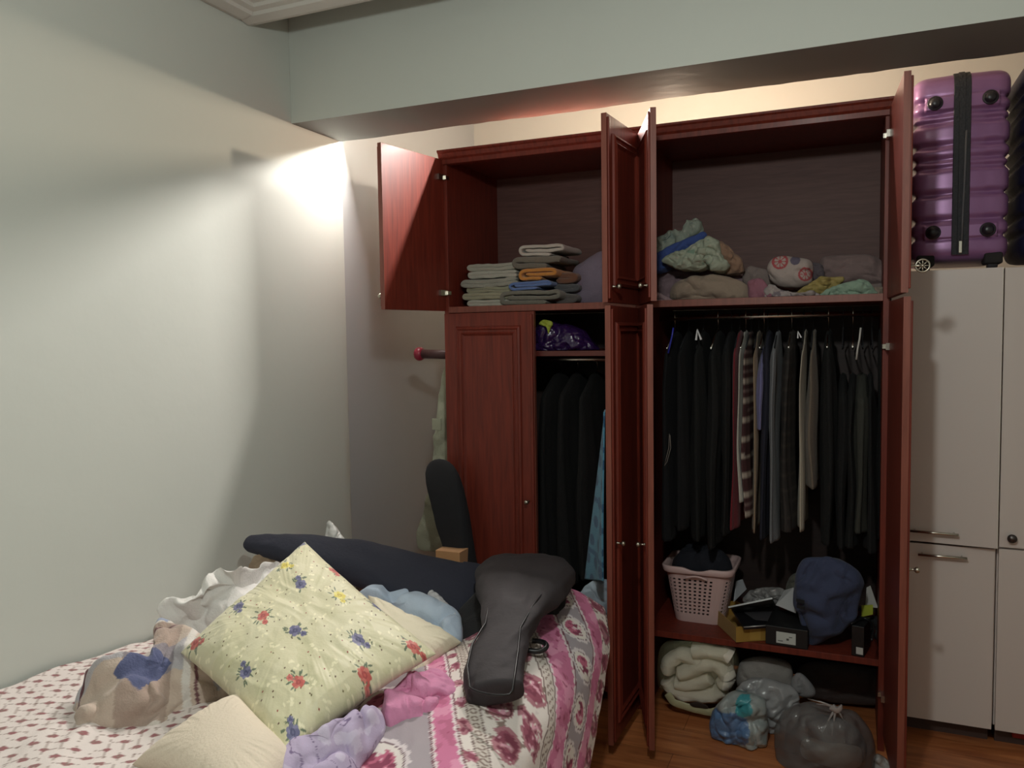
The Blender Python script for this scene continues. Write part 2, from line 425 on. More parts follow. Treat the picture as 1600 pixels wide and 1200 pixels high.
# beam over the alcove
def beam():
    xs = np.linspace(XW, XR, 260); V = []; 
    for x in xs:
        j = 0.006*float(vn(np.array([x*5, 0, 0]), 5))+0.004*float(vn(np.array([x*19, 0, 0]), 6))
        V += [(x, 2.76, ZC), (x, 2.76, ZB), (x, 3.11+j, ZB), (x, 3.11+j, ZC)]
    F = []
    for i in range(len(xs)-1):
        for a, b in ((0, 1), (1, 2), (2, 3)): F.append((4*i+a, 4*i+b, 4*i+4+b, 4*i+4+a))
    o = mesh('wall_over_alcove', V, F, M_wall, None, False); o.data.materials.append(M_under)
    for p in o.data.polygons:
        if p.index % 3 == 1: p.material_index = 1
    bm_fix(o); return struct(o)
beam()
# dropped ceiling with stepped edge
struct(boxo('ceiling_panel', (XW+.002, YF, 2.83), (XR, 2.40, 2.90), M_ceil))
mb = MB()
for (y1, z0, z1) in ((2.532, 2.77, 2.80), (2.505, 2.757, 2.772), (2.48, 2.795, 2.835)):
    pass
prof = [(2.532, 2.77), (2.532, 2.80), (2.50, 2.815), (2.49, 2.86), (2.38, 2.86), (2.38, 2.822), (2.40, 2.818), (2.405, 2.806), (2.43, 2.802), (2.435, 2.79), (2.46, 2.786), (2.466, 2.774), (2.51, 2.766)]
V = [(x, y, z) for x in (XW+.003, XR) for (y, z) in prof]; n = len(prof)
F = [(i, (i+1) % n, n+(i+1) % n, n+i) for i in range(n)]
# moulding along the left wall too
prof2 = [(XW+.002+2.532-y, z) for (y, z) in prof]
k = len(V); V += [(x, y, z) for y in (YF, 2.46) for (x, z) in prof2]; F += [(k+i, k+(i+1) % n, k+n+(i+1) % n, k+n+i) for i in range(n)]
o = mesh('trim_1', V, F, M_ceil, None, False); bm_fix(o); struct(o)

# small marks on the left wall
M_mark = mat('dark_scuff', (110, 100, 92))
for i, (x, y, s) in enumerate(((80, 865, .006), (183, 931, .007), (62, 980, .012))):
    pass

# ================================================================== WARDROBE
WX0, WX1, WM, WY0, WY1, WT = -1.675, 0.115, -0.79, 3.15, 3.70, 2.352
wr = empty('wardrobe', (-0.78, 3.42, 0.0), 'dark red-brown wooden four-door wardrobe with doors standing open', 'wardrobe')
ZS0, ZS1 = 1.655, 1.682      # board between the lower and upper compartments
def board(name, a, b, mt=M_woodin, bv=0.001): return boxo(name, a, b, mt, wr, bv)
board('side_panel', (WX0, WY0, 0), (WX0+.022, WY1, WT), M_wood)
board('side_panel', (WX1-.022, WY0, 0), (WX1, WY1, WT), M_wood)
board('divider_panel', (WM-.018, WY0, 0.0), (WM+.018, WY1-.01, WT-.02), M_wood)
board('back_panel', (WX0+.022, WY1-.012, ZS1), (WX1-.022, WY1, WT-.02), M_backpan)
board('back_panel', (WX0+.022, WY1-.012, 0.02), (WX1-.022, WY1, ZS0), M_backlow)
board('top_panel', (WX0, WY0-.01, WT-.022), (WX1, WY1, WT), M_wood)
board('bounce_sheet', (WX0+.004, WY0+.022, WT), (WX1-.004, WY1, WT+.003), mat('grey_bounce_board', (128, 118, 108), .9, bump=.2))  # unseen grey sheet added to keep red bounce light off the beam
for a, b in ((WX0+.022, WM-.018), (WM+.018, WX1-.022)):
    board('shelf', (a, WY0, ZS0), (b, WY1-.012, ZS1), M_wood)
board('shelf', (WX0+.022, WY0+.01, 1.462), (WM-.018, WY1-.012, 1.484), M_woodin)
board('bottom_panel', (WM+.018, WY0-.0, .318), (WX1-.022, WY1-.012, .343), M_wood)
board('bottom_panel', (WX0+.022, WY0-.0, .05), (WM-.018, WY1-.012, .075), M_wood)
# edge bands
board('shelf_edge', (WX0+.022, WY0-.003, ZS0), (WM-.018, WY0+.0005, ZS1), M_woodedge)
board('shelf_edge', (WM+.018, WY0-.003, ZS0), (WX1-.022, WY0+.0005, ZS1), M_woodedge)
# cornice moulding along the front
cp = [(WY0, WT-.05), (WY0-.012, WT-.048), (WY0-.014, WT-.03), (WY0-.024, WT-.022), (WY0-.030, WT-.006), (WY0-.038, WT), (WY0-.038, WT+.008), (WY0+.02, WT+.008), (WY0+.02, WT-.05)]
V = [(x, y, z) for x in (WX0-.004, WX1+.004) for y, z in cp]; n = len(cp)
F = [(i, (i+1) % n, n+(i+1) % n, n+i) for i in range(n)]+[tuple(range(n))[::-1], tuple(range(n, 2*n))]
o = mesh('cornice', V, F, M_wood, wr, False); bm_fix(o)
# clothes rails
for a, b in ((WX0+.022, WM-.018), (WM+.018, WX1-.022)):
    z = 1.615 if a > -1 else 1.44
    MB().tube([(a, 3.42, z), (b, 3.42, z)], .0125, 16).build('clothes_rail', M_chrome, wr, True)

def knob_at(parent, fr, x, z, big=False, side=1):
    mb = MB(); c = fr((x, side*0.0, z)); q = fr((x, side*1.0, z)); ax = np.array(q)-np.array(c)
    mb.lathe(c, ax, [(.006, 0), (.006, .004), (.0035, .006), (.0035, .016), (.0085, .02), (.0105, .026), (.008, .031), (.001, .033)], 16)
    o = mb.build('knob', M_brass, parent, True); tag(o, 'small round metal knob'); return o
def door(hinge, ang, side, wdt, z0, z1, knobz, name='door', mould=True, hinges=(0.12, 0.88)):
    """side 'l': hinged at its left; ang = opening in degrees towards the room; local x width, y outward (+ = outer face), z up"""
    a = math.radians(ang)
    if side == 'l': e1 = np.array([math.cos(a), -math.sin(a), 0]); e2 = np.array([-math.sin(a), -math.cos(a), 0])
    else: e1 = np.array([-math.cos(a), -math.sin(a), 0]); e2 = np.array([math.sin(a), -math.cos(a), 0])
    h = np.array([hinge[0], hinge[1], 0.0])
    fr = lambda v: tuple(h+e1*v[0]+e2*v[1]+np.array([0, 0, v[2]]))
    d = MB().box((0.002, 0.0, z0), (wdt, 0.019, z1), fr).build(name, M_wood, wr); bm_fix(d); bevel(d, .0015)
    e = MB().box((wdt-.0005, -0.0006, z0), (wdt+.0012, 0.0196, z1), fr).build('edge_band', M_woodedge, d); bm_fix(e)
    if mould:
        m_ = 0.062
        # mitred moulding ring: profile (inset, height)
        pr = [(-.004, .019), (.0, .026), (.008, .030), (.014, .024), (.022, .0235), (.028, .028), (.034, .022), (.038, .019)]
        V = []; 
        for ins, hh in pr:
            x0, x1, a0, a1 = m_+ins, wdt-m_-ins, z0+m_+ins, z1-m_-ins
            V += [fr((x0, hh, a0)), fr((x1, hh, a0)), fr((x1, hh, a1)), fr((x0, hh, a1))]
        F = gridfaces(len(pr), 4, 0, True)
        o = mesh('moulding', V, F, M_wood, d, False); bm_fix(o)
        # slim frame strip along the free edge
        o = MB().box((wdt-.016, .019, z0+.012), (wdt-.003, .027, z1-.012), fr).build('edge_strip', M_wood, d); bm_fix(o); bevel(o, .003, 3)
    knob_at(d, lambda v: fr((v[0], .027+v[1]*1.0, v[2])), wdt-.03, knobz)
    for t in hinges:
        z = z0+(z1-z0)*t
        o = MB().box((0.004, -0.012, z-.012), (0.05, -0.0005, z+.012), fr).box((-0.012, -0.02, z-.008), (0.012, -0.004, z+.008), fr).build('hinge', M_chrome, d); bm_fix(o)
        tag(o, 'pale metal hinge')
    return d, fr
UZ0, UZ1 = 1.664, 2.325
door((WX0+.01, WY0-.002), 100, 'l', .40, UZ0, UZ1, 1.72)
door((WM-.006, WY0-.002), 86, 'r', .405, UZ0, UZ1, 1.72)
door((WM+.006, WY0-.002), 69, 'l', .42, UZ0, UZ1, 1.72)
ud, ufr = door((WX1-.01, WY0-.002), 93.2, 'r', .435, UZ0, UZ1, 2.9, hinges=(0.86,))
for ch in list(ud.children):
    if ch.name.startswith('knob'): bpy.data.objects.remove(ch)
# daisy-wheel knob on the upper right door
mb = MB(); base = np.array(ufr((.41, .019, 1.745))); ax = np.array(ufr((.41, 1.019, 1.745)))-base
mb.lathe(base, ax, [(.009, 0), (.009, .003), (.004, .005), (.004, .03), (.006, .034)], 14)
fa = np.array([0.05, -1.0, 0.0]); fa /= np.linalg.norm(fa); sx = np.cross(fa, [0, 0, 1.0]); cc = base+ax*.042
ring = [cc+.019*(sx*math.cos(q)+np.array([0, 0, 1.0])*math.sin(q)) for q in np.linspace(0, 2*math.pi, 33)]
mb.tube(ring, .0028, 8, cap=False)
for k in range(8):
    q = k*math.pi/4; mb.tube([cc, cc+.019*(sx*math.cos(q)+np.array([0, 0, 1.0])*math.sin(q))], .002, 6)
mb.lathe(cc-fa*.003, fa, [(.001, -.001), (.006, 0), (.006, .006), (.001, .008)], 12)
o = mb.build('knob', M_brass, ud, True); tag(o, 'openwork wheel-shaped metal knob')
LZ0, LZ1 = .06, 1.652
door((WX0+.008, WY0-.004), 1.0, 'l', .428, LZ0, LZ1, .845, hinges=())
door((WM-.006, WY0-.002), 88.5, 'r', .432, LZ0, LZ1, .80, hinges=(.1, .9))
door((WM+.006, WY0-.002), 71, 'l', .432, LZ0, LZ1, .80, hinges=(.1, .9))
door((WX1-.004, WY0-.002), 93.5, 'r', .432, LZ0, LZ1, .80, hinges=(.1, .9))

# ================================================================== WHITE CABINETS (right)
CX0, CX1, CY, CZ = 0.125, 0.487, 3.36, 1.766
def cabinet(x0, x1, label, kind):
    t = empty('tall_cabinet', ((x0+x1)/2, CY+.25, 0), label, 'cabinet')
    b = MB().box((x0, CY, .055), (x0+.018, 3.86, CZ)).box((x1-.018, CY, .055), (x1, 3.86, CZ)).box((x0, CY, CZ-.018), (x1, 3.86, CZ)).box((x0, CY, .055), (x1, 3.86, .075)).box((x0+.018, 3.845, .075), (x1-.018, 3.86, CZ-.018)).box((x0+.018, CY, .745), (x1-.018, 3.84, .763))
    b.build('body', M_cab, t)
    boxo('plinth', (x0+.01, CY+.03, 0), (x1-.01, 3.85, .0545), M_plinth, t)
    return t
t = cabinet(CX0, CX1, 'tall pale grey cabinet with two bar handles beside the wardrobe', 0)
a = math.radians(4.5); h = np.array([CX0+.003, CY-.004, 0])
fr = lambda v: tuple(h+np.array([math.cos(a), -math.sin(a), 0])*v[0]+np.array([-math.sin(a), -math.cos(a), 0])*v[1]+np.array([0, 0, v[2]]))
d = MB().box((0, 0, .752), (CX1-CX0-.004, .017, CZ+.002), fr).build('door', M_cab, t); bm_fix(d); bevel(d, .001)
e = MB().box((CX1-CX0-.0045, -.0005, .752), (CX1-CX0-.0025, .0175, CZ+.002), fr).build('edge_band', M_cabedge, d); bm_fix(e)
def bar(parent, fr, x0, x1, z):
    mb = MB(); mb.tube([fr((x0, .042, z)), fr((x1, .042, z))], .0055, 12)
    for x in (x0+.015, x1-.015): mb.tube([fr((x, .012, z)), fr((x, .042, z))], .004, 8)
    mb.build('handle', M_chrome, parent, True)
bar(d, fr, .075, .235, .795)
h2 = np.array([CX0+.003, CY-.002, 0]); fr2 = lambda v: tuple(h2+np.array([v[0], -v[1], v[2]]))
d = MB().box((0, 0, .062), (CX1-CX0-.008, .017, .742), fr2).build('door', M_cab, t); bm_fix(d); bevel(d, .001)
bar(d, fr2, .10, .262, .705)
t = cabinet(CX1+.003, CX1+.45, 'tall pale grey cabinet with small round knob at the right edge', 1)
for z0, z1, kz in ((.752, CZ+.002, .79), (.062, .744, None)):
    d = MB().box((CX1+.007, CY-.018, z0), (CX1+.447, CY-.001, z1)).build('door', M_cab, t); bevel(d, .001)
    if kz: MB().lathe((CX1+.045, CY-.018, kz), (0, -1, 0), [(.008, 0), (.008, .01), (.015, .014), (.016, .02), (.001, .024)], 20).build('knob', mat('pewter', (110, 105, 105), .4, 1.0), d, True)

# ================================================================== SUITCASES
def suitcase(name, cx, cy, z0, hx, hy, H, mt, label, feet=True, seed=1):
    t = empty(name, (cx, cy, z0), label, 'suitcase')
    nz, nq = 170, 140
    zs = np.linspace(0, 1, nz); V = []
    groove = [.13, .22, .36, .50, .545, .62, .745, .79, .86]
    def rib(z):
        return sum(np.exp(-((z-g)/.017)**2) for g in groove)
    for z in zs:
        e = min(z, 1-z)/.075; k = math.sqrt(max(0, 1-(1-min(1, e))**2.6)); sc = .80+.20*k
        if z in (0, 1): pass
        for j in range(nq):
            q = 2*math.pi*j/nq; c_, s_ = math.cos(q), math.sin(q)
            x = np.sign(c_)*abs(c_)**.28*hx; y = np.sign(s_)*abs(s_)**.28*hy
            g = rib(z)
            plain = np.exp(-(x/.062)**6)                     # flat band beside the zip
            lobe = 0
            if feet and y < 0:
                for fx in (-.085, .085):
                    for fz in (.155, .845):
                        lobe = max(lobe, 1.0 if (abs(z-fz) < .036 and abs(x) < .118) else 0)
            dep = .017*g*(1-plain)*(1-lobe)
            edge = min(abs(abs(x)-.05)/.01, 1)
            nx, ny = abs(c_)**1.7*np.sign(c_), abs(s_)**1.7*np.sign(s_)
            out_ = .009*(1-plain)*(1-lobe)
            V.append((cx+(x*sc)-nx*dep+0*out_, cy+y*sc*1.0+(-ny*dep)+(out_ if y < 0 else 0), z0+.035+z*(H-.04)))
    F = gridfaces(nz, nq, 0, True)+[tuple(range(nq))[::-1], tuple((nz-1)*nq+j for j in range(nq))]
    o = mesh('shell', V, F, mt, t, True); bm_fix(o)
    # zip gusset band all round
    zm = mat('zip_tape_dark', (38, 38, 44), .7, bump=.5, bscale=90)
    pts = []
    L = [(-hy+.03, 0), (-hy, .05), (-hy, H-.10), (-hy+.05, H-.022), (hy-.05, H-.022), (hy, H-.1), (hy, .06)]
    mb = MB(); n = 26
    prof = []
    for i, zz in enumerate(np.linspace(.055, H-.07, n)): prof.append((-hy-.003, zz, 0, -1))
    for q in np.linspace(0, math.pi/2, 8): prof.append((-hy+.055-.058*math.cos(q), H-.062+.062*math.sin(q)*.98, -math.cos(q), 0))
    for yy in np.linspace(-hy+.09, hy-.09, 8): prof.append((yy, H-.0005, 0, 1))
    V = []
    for (yy, zz, *_) in prof:
        for k, xx in enumerate((-.028, -.026, -.010, -.009, .009, .010, .026, .028)):
            bump_ = (0, .004, .004, .007, .007, .004, .004, 0)[k]
            if zz > H-.01: V.append((cx+xx, cy+yy, z0+zz+bump_-.002))
            else: V.append((cx+xx, cy+yy-bump_, z0+zz))
    o = mesh('zip_band', V, gridfaces(len(prof), 8), zm, t, False); bm_fix(o); solid(o, .004)
    if feet:
        for fx in (-.088, .088):
            for fz in (.155, .845):
                MB().lathe((cx+fx, cy-hy-.001, z0+.035+fz*(H-.04)), (0, -1, 0), [(.026, -.003), (.026, .001), (.0225, .002), (.019, .003), (.018, .007), (.014, .012), (.007, .0145), (.001, .015)], 24).build('side_foot', mat('black_rubber', (34, 30, 38), .35), t, True)
    for wx in (-.11, .11):
        mb = MB().box((cx+wx-.03, cy-hy+.012, z0+.018), (cx+wx+.03, cy-hy+.09, z0+.06)); o = mb.build('wheel_housing', M_dark, t); bevel(o, .008, 3)
        MB().lathe((cx+wx-.018, cy-hy+.045, z0+.0205), (1, 0, 0), [(.001, 0), (.016, 0), (.0205, .004), (.0205, .03), (.016, .034), (.001, .034)], 20).build('wheel', mat('wheel_grey', (60, 58, 62), .5), t, True)
    # zip puller and strap
    mb = MB(); mb.box((cx-.006, cy-hy-.014, z0+.06), (cx+.006, cy-hy-.010, z0+.105)); o = mb.build('zip_puller', M_chrome, t); bevel(o, .002)
    MB().tube([(cx+.004, cy-hy-.012, z0+.105), (cx+.006, cy-hy-.011, z0+.2), (cx+.01, cy-hy-.012, z0+.33), (cx+.013, cy-hy-.012, z0+.5)], .0035, 8).build('pull_cord', mat('cord_grey', (92, 90, 94), .8), t, True)
    return t
M_purple = mat('purple_polycarbonate', (144, 100, 146), rough=.34, metal=.25, bump=.03, bscale=300, coat=.2)
M_navy = mat('navy_shell', (30, 30, 62), rough=.6, bump=.2, bscale=40)
suitcase('suitcase', .352, 3.585, CZ+.002, .163, .225, .722, M_purple, 'large ribbed purple hard-shell suitcase standing upright on pale cabinets')
suitcase('suitcase', .712, 3.60, CZ+.002, .165, .225, .745, M_navy, 'dark navy suitcase at the right edge beside the purple one', feet=False)

# ================================================================== BED
bed = empty('bed', (-1.5, 1.6, 0), 'bed along the left wall buried under bedding and bags', 'bed')
o = boxo('mattress', (-2.15, .45, .30), (-.80, 2.62, .50), fab((205, 200, 195)), bed, .05)
o.modifiers['bevel'].segments = 4
boxo('bed_base', (-2.14, .47, .10), (-.82, 2.60, .298), M_wood, bed, .01)
for x in (-2.08, -.9):
    for y in (.55, 2.5): boxo('leg', (x-.03, y-.03, 0), (x+.03, y+.03, .10), M_wood, bed, .004)

# ------------------------------------------------------------------ painting helpers (fixed printed patterns)
def blobmask(u, v, cu, cv, a, b, rot):
    c, s = math.cos(rot), math.sin(rot); x = (u-cu)*c+(v-cv)*s; y = -(u-cu)*s+(v-cv)*c
    return (x/a)**2+(y/b)**2 < 1
def put(C, m, rgb): C[m] = lin(rgb)
def rose(C, u, v, cu, cv, r, pal, rng, leaf=(70, 96, 84), nl=9, petals=7):
    for k in range(nl):
        q = rng.uniform(0, 2*math.pi); d = r*rng.uniform(1.0, 1.75); m = blobmask(u, v, cu+d*math.cos(q), cv+d*math.sin(q), r*.42, r*.13, q+rng.uniform(-.5, .5)); put(C, m, leaf)
    for k in range(petals):
        q = k*2*math.pi/petals+rng.uniform(-.2, .2); m = blobmask(u, v, cu+r*.55*math.cos(q), cv+r*.55*math.sin(q), r*.50, r*.40, q); put(C, m, pal[k % 2])
    m = blobmask(u, v, cu, cv, r*.42, r*.4, 0); put(C, m, pal[2]); m = blobmask(u, v, cu+r*.05, cv, r*.2, r*.16, .5); put(C, m, pal[0])

# ------------------------------------------------------------------ bedspread
def bedspread():
    NU, NV = 430, 420
    Xe, r = -.745, .07
    ys = np.linspace(.55, 2.70, NV); V = np.zeros((NV, NU, 3)); UW = np.zeros((NV, NU)); 
    for i, y in enumerate(ys):
        wmax = min((.685-.52*y)/.85, Xe+.46)
        wmax = max(wmax, -.97)
        w_ = np.linspace(-2.155, wmax, NU); UW[i] = w_
        x = w_.copy(); z = np.full(NU, .515)
        over = w_ > Xe-r
        ph = np.clip((w_-(Xe-r))/(r*math.pi/2), 0, None)
        q = np.minimum(ph, 1)*math.radians(78)
        arcx = Xe-r+r*np.sin(q)*1.02; arcz = .515-r*(1-np.cos(q))
        ex = np.clip(w_-(Xe-r)-r*math.pi/2*1.0, 0, None)
        x = np.where(over, arcx+ex*.20, x); z = np.where(over, arcz-ex*.98, z)
        V[i, :, 0] = x; V[i, :, 1] = y; V[i, :, 2] = z
    P3 = np.stack([UW, V[..., 1], 0*UW], -1)
    sd = UW*.85+V[..., 1]*.52
    top = np.clip((Xe-.02-UW)/.12, 0, 1)
    hgt = .028*fbm(P3*3.2, 3)+.016*folds(P3*4.5, 5, (-.5, .85, 0), 3)+.006*folds(P3*11, 9, (-.4, .9, 0), 2.5)
    bumpf = .07*np.exp(-((V[..., 0]+.98)**2/.04+(V[..., 1]-2.62)**2/.05))+.05*np.exp(-((V[..., 0]+.95)**2/.05+(V[..., 1]-2.1)**2/.25))
    V[..., 2] += .03+np.clip(hgt+.02, -.0, .2)*top*1.0+bumpf*np.clip((Xe+.05-UW)/.1, .15, 1)
    wall = np.clip((V[..., 0]+2.155)/.18, 0, 1); V[..., 2] += .0*wall
    # hanging part: soft vertical pleats
    side = 1-top; pl = folds(np.stack([V[..., 1]*7, 0*UW, 0*UW+.2], -1), 21, (0, 0, 1), 2)
    V[..., 0] += side*(.012*pl+.01*fbm(P3*6, 8)+.012)
    V[..., 2] += side*.012*fbm(P3*5, 12)
    far = np.clip((V[..., 1]-2.62)/.08, 0, 1); V[..., 2] -= .06*far**2
    u = UW.ravel(); v = V[..., 1].ravel(); s = sd.ravel(); a = (-.52*u+.85*v)
    C = np.zeros((NV*NU, 3)); rng = random.Random(5)
    C[:] = lin((226, 216, 210))
    n1 = fbm(np.stack([u*30, v*30, 0*u], -1), 40, 3); n2 = fbm(np.stack([u*70, v*70, 0*u], -1), 44, 2)
    C[n1 > .5] = lin((215, 203, 200))
    per = .60
    t = (s+.03) % per            # 0..per from the left grey band
    # order: grey 0-.10, pink .10-.15, white floral .15-.185, lace .185-.205, centre white .205-.41, lace .41-.43, pink .43-.525, grey .525-.60
    t = s+.03
    left = t < .205; right = t >= .41
    def band(m, rgb): put(C, m, rgb)
    far_left = t < -.16
    grey = ((t >= -.16) & (t < .09)) | ((t >= .525) & (t < .61))
    pink = ((t >= .09) & (t < .155)) | ((t >= .435) & (t < .525)) | ((t >= .61) & (t < .665)) | ((t >= -.21) & (t < -.16))
    C[grey] = lin((168, 158, 164)); C[pink] = lin((206, 122, 158))
    C[pink & (n1 > .15)] = lin((222, 150, 180)); C[pink & (n1 < -.3)] = lin((188, 108, 140))
    # flowers in the pink bands
    m = pink & (n2 > .42); C[m] = lin((162, 78, 110))
    # scallop edges in pale lace along band borders
    for b, sg in ((.09, 1), (.155, -1), (.435, 1), (.525, -1), (.61, 1)):
        m = np.abs(t-b-sg*.006*np.abs(np.sin(a*math.pi/.028))) < .0045; C[m] = lin((228, 214, 216))
        m = np.abs(t-b) < .0022; C[m] = lin((120, 72, 84))
    # lace strips: grey-brown rings
    for b in (.20, .42):
        m = np.abs(t-b) < .016; C[m] = lin((206, 196, 188))
        cell = ((a/.024) % 1-.5)**2+((t-b)/.024)**2
        m2 = (np.abs(t-b) < .016) & (cell > .06) & (cell < .15); C[m2] = lin((128, 108, 100))
        for e in (-.016, .016):
            m3 = np.abs(t-b-e) < .002; C[m3] = lin((118, 96, 92))
    # medallions on grey
    for ban in (-.035, .567):
        rr = .062 if ban < 0.2 else .036
        step = .24 if ban < .2 else .15
        for k in range(-3, 22):
            ca = k*step+(.13 if ban < .2 else .06)
            d = np.sqrt(((t-ban)/rr)**2+((a-ca)/(rr*1.35))**2)
            ang = np.arctan2(t-ban, a-ca)
            m = (d < 1.18+.06*np.cos(14*ang)) & (d >= 1.0); C[m] = lin((222, 212, 214))
            m = d < 1.0; C[m] = lin((230, 222, 216)); m = (d > .94) & (d < 1.0); C[m] = lin((110, 80, 90))
            m = (d < .72) & (n1 > -.12); C[m] = lin((190, 104, 130)); m = (d < .66) & (n2 > .1); C[m] = lin((138, 66, 90)); m = (d < .6) & (n2 < -.35); C[m] = lin((224, 176, 190))
    # bouquets on white centre
    cen = (t >= .222) & (t < .402)
    lay = []
    for k in range(-4, 26):
        for j, tc in enumerate((.262, .355)):
            lay.append((tc+rng.uniform(-.01, .01), k*.155+j*.077+rng.uniform(-.015, .015), rng.uniform(.036, .05)))
    def bouquet(m0, tc, ac, r):
        d = np.sqrt(((t-tc)/(r*.95))**2+((a-ac)/(r*1.55))**2); e = d+.35*n1
        C[m0 & (e < 1.0) & (n2 > -.2)] = lin((172, 118, 128))
        C[m0 & (e < .8) & (n1 > 0)] = lin((148, 80, 98)); C[m0 & (e < .75) & (n2 > .22)] = lin((124, 60, 78)); C[m0 & (e < .7) & (n2 < -.3)] = lin((214, 160, 176))
        C[m0 & (e > .95) & (e < 1.25) & (n2 > .35)] = lin((140, 120, 112))
    for tc, ac, r in lay: bouquet(cen, tc, ac, r)
    # left white floral strip and the outer border
    for b, st in ((.172, .10), (.688, .11)):
        for k in range(-5, 40): bouquet((np.abs(t-b) < .022) if b < .3 else (t > .665), b, k*st, .018 if b < .3 else .03)
    m = (t > .665) & (np.abs(n1) < .06); C[m] = lin((120, 92, 92))
    # far left field: white with small red petal grid
    fl_ = t < -.21; C[fl_] = lin((224, 214, 210))
    gu = (u*.8+v*.6)/.034; gv = (-u*.6+v*.8)/.034
    cu, cv = gu % 1-.5, gv % 1-.5
    par = (np.floor(gu)+np.floor(gv)) % 2
    m = fl_ & (par == 0) & (((cu/.36)**2+(cv/.24)**2) < 1); C[m] = lin((152, 100, 104))
    m = fl_ & (np.minimum(np.abs(cu), np.abs(cv)) < .035) & (n2 > -.2); C[m] = lin((140, 120, 112))
    o = mesh('bedspread', V.reshape(-1, 3), gridfaces(NV, NU), M_col, None, True, C)
    solid(o, .006, -1)
    tag(o, 'pink, grey and white rose-printed bedspread covering the bed', 'bedspread')
    return V
BS = bedspread()

# ------------------------------------------------------------------ pillows on the bed
def paint_yellow(u, v):
    C = np.zeros((len(u), 3)); C[:] = lin((214, 209, 175)); rng = random.Random(11)
    n1 = fbm(np.stack([u*9, v*9, 0*u], -1), 60, 3)
    C[n1 > .28] = lin((219, 214, 182)); C[n1 < -.30] = lin((208, 204, 168))
    # woven lattice: cream blossoms with tiny dark stitches
    for k in range(0, 7):
        for lane in range(8):
            b = (k+.5)/6.5
            for (cu, cv) in ((lane/7.5+.03, b), (b, lane/7.5+.03)):
                for j in range(3):
                    x = cu+rng.uniform(-.02, .02)+j*.012; y = cv+rng.uniform(-.02, .02)
                    put(C, blobmask(u, v, x, y, .011, .006, rng.uniform(0, 3)), (236, 230, 196))
    for k in range(1, 7):
        for lane in range(30):
            q = lane/30.0; b = k/6.5-.03+.012*math.sin(lane*1.3)
            if lane % 2: put(C, blobmask(u, v, q, b, .0042, .0042, 0), rng.choice([(92, 60, 44), (150, 60, 50), (96, 84, 40)]))
            else: put(C, blobmask(u, v, b, q, .0042, .0042, 0), rng.choice([(92, 60, 44), (110, 96, 50), (96, 84, 40)]))
    pals = {'b': [(98, 98, 134), (126, 124, 158), (72, 74, 110)], 'r': [(198, 98, 92), (212, 128, 116), (172, 78, 78)], 'y': [(218, 202, 84), (230, 218, 124), (192, 168, 70)]}
    # (u along T-R, v along T-L)
    spots = [(.22, .20, 'y'), (.52, .14, 'y'), (.30, .42, 'b'), (.18, .66, 'b'), (.42, .68, 'r'), (.62, .30, 'y'), (.60, .80, 'b'), (.80, .42, 'b'), (.90, .62, 'r'), (.36, .92, 'r'), (.90, .20, 'b'), (.80, .88, 'r'), (.08, .44, 'r'), (.07, .12, 'b')]
    spots = [(.12, .28, 'y'), (.32, .32, 'b'), (.14, .66, 'b'), (.34, .62, 'r'), (.52, .20, 'y'), (.55, .56, 'b'), (.80, .34, 'b'), (.80, .74, 'r'), (.95, .10, 'r'), (.96, .44, 'r'), (.54, .90, 'b'), (.08, .94, 'r'), (.96, .90, 'b'), (.34, .05, 'r'), (.02, .05, 'b'), (.66, .03, 'b')]
    for cu, cv, k in spots:
        r = .034
        rose(C, u, v, cu, cv, r, pals[k], rng, leaf=(104, 118, 96), nl=11)
        rose(C, u, v, cu+.045*rng.choice([-1, 1]), cv+.02*rng.choice([-1, 1]), r*.5, pals[k], rng, leaf=(104, 118, 96), nl=5)
    return C
cT, cL, cB, cR = A('z', .90, 476, 846), A('z', .70, 282, 1020), A('z', .625, 440, 1186), A('z', .70, 682, 1022)
o = pillow('pillow', M_satin, cT, cL, cB, cR, .15, seed=4, amp=.011, freq=10, n=300, paint=paint_yellow, inset=.035)
tag(o, 'yellow-green pillow with embroidered roses leaning on the bedding heap', 'pillow')
mb_c = (223, 212, 190)
o = pillow('pillow', fab((222, 214, 190), .85), A('z', .72, 575, 930), A('z', .58, 560, 1060), A('z', .56, 655, 1068), A('z', .60, 722, 1004), .10, seed=8, amp=.012, n=90, inset=.05)
tag(o, 'cream pillow poking out behind the yellow rose pillow', 'pillow')
o = pillow('pillow', fab((226, 212, 192), .9), A('z', .68, 372, 1084), A('z', .56, 205, 1196), A('z', .60, 400, 1290), A('z', .62, 462, 1180), .13, seed=3, amp=.007, n=110, inset=.03, freq=5)
tag(o, 'plain cream cushion at the bottom of the photo in front', 'pillow')

# ================================================================== THINGS HEAPED ON THE BED
def P(pts): return [A('z', z, x, y) for x, y, z in pts]
def Py(Y, pts): return [A('y', Y, x, y) for x, y in pts]
# brown paper / cardboard pieces and folded clothes that carry the heap (seen between the pillow and the bags)
o = lump('paper_bag', fab((150, 132, 110), .8, .5, 40), P([(388, 895, .70), (402, 872, .76), (440, 868, .76), (470, 880, .74), (460, 915, .66), (410, 920, .64)]), (0.1, -.4, 1), .05, .07, .012, 22, 3, (1, .2, 0), 1.2)
tag(o, 'crumpled brown paper bag below the tip of the navy gig bag', 'paper bag')
o = lump('folded_shirt', fab((112, 104, 84)), P([(505, 880, .72), (545, 872, .74), (565, 880, .73), (560, 905, .69), (520, 915, .67)]), (0.1, -.5, 1), .04, .1, .01, 24, 5, (1, .5, 0), 3)
tag(o, 'khaki garment just right of the yellow pillow top', 'shirt')
o = lump('rolled_cloth', fab((176, 172, 158)), P([(525, 905, .69), (545, 888, .72), (556, 896, .71), (552, 912, .68), (535, 918, .66)]), (0.1, -.6, 1), .03, .06, .008, 30, 6, (1, .5, 0), 3)
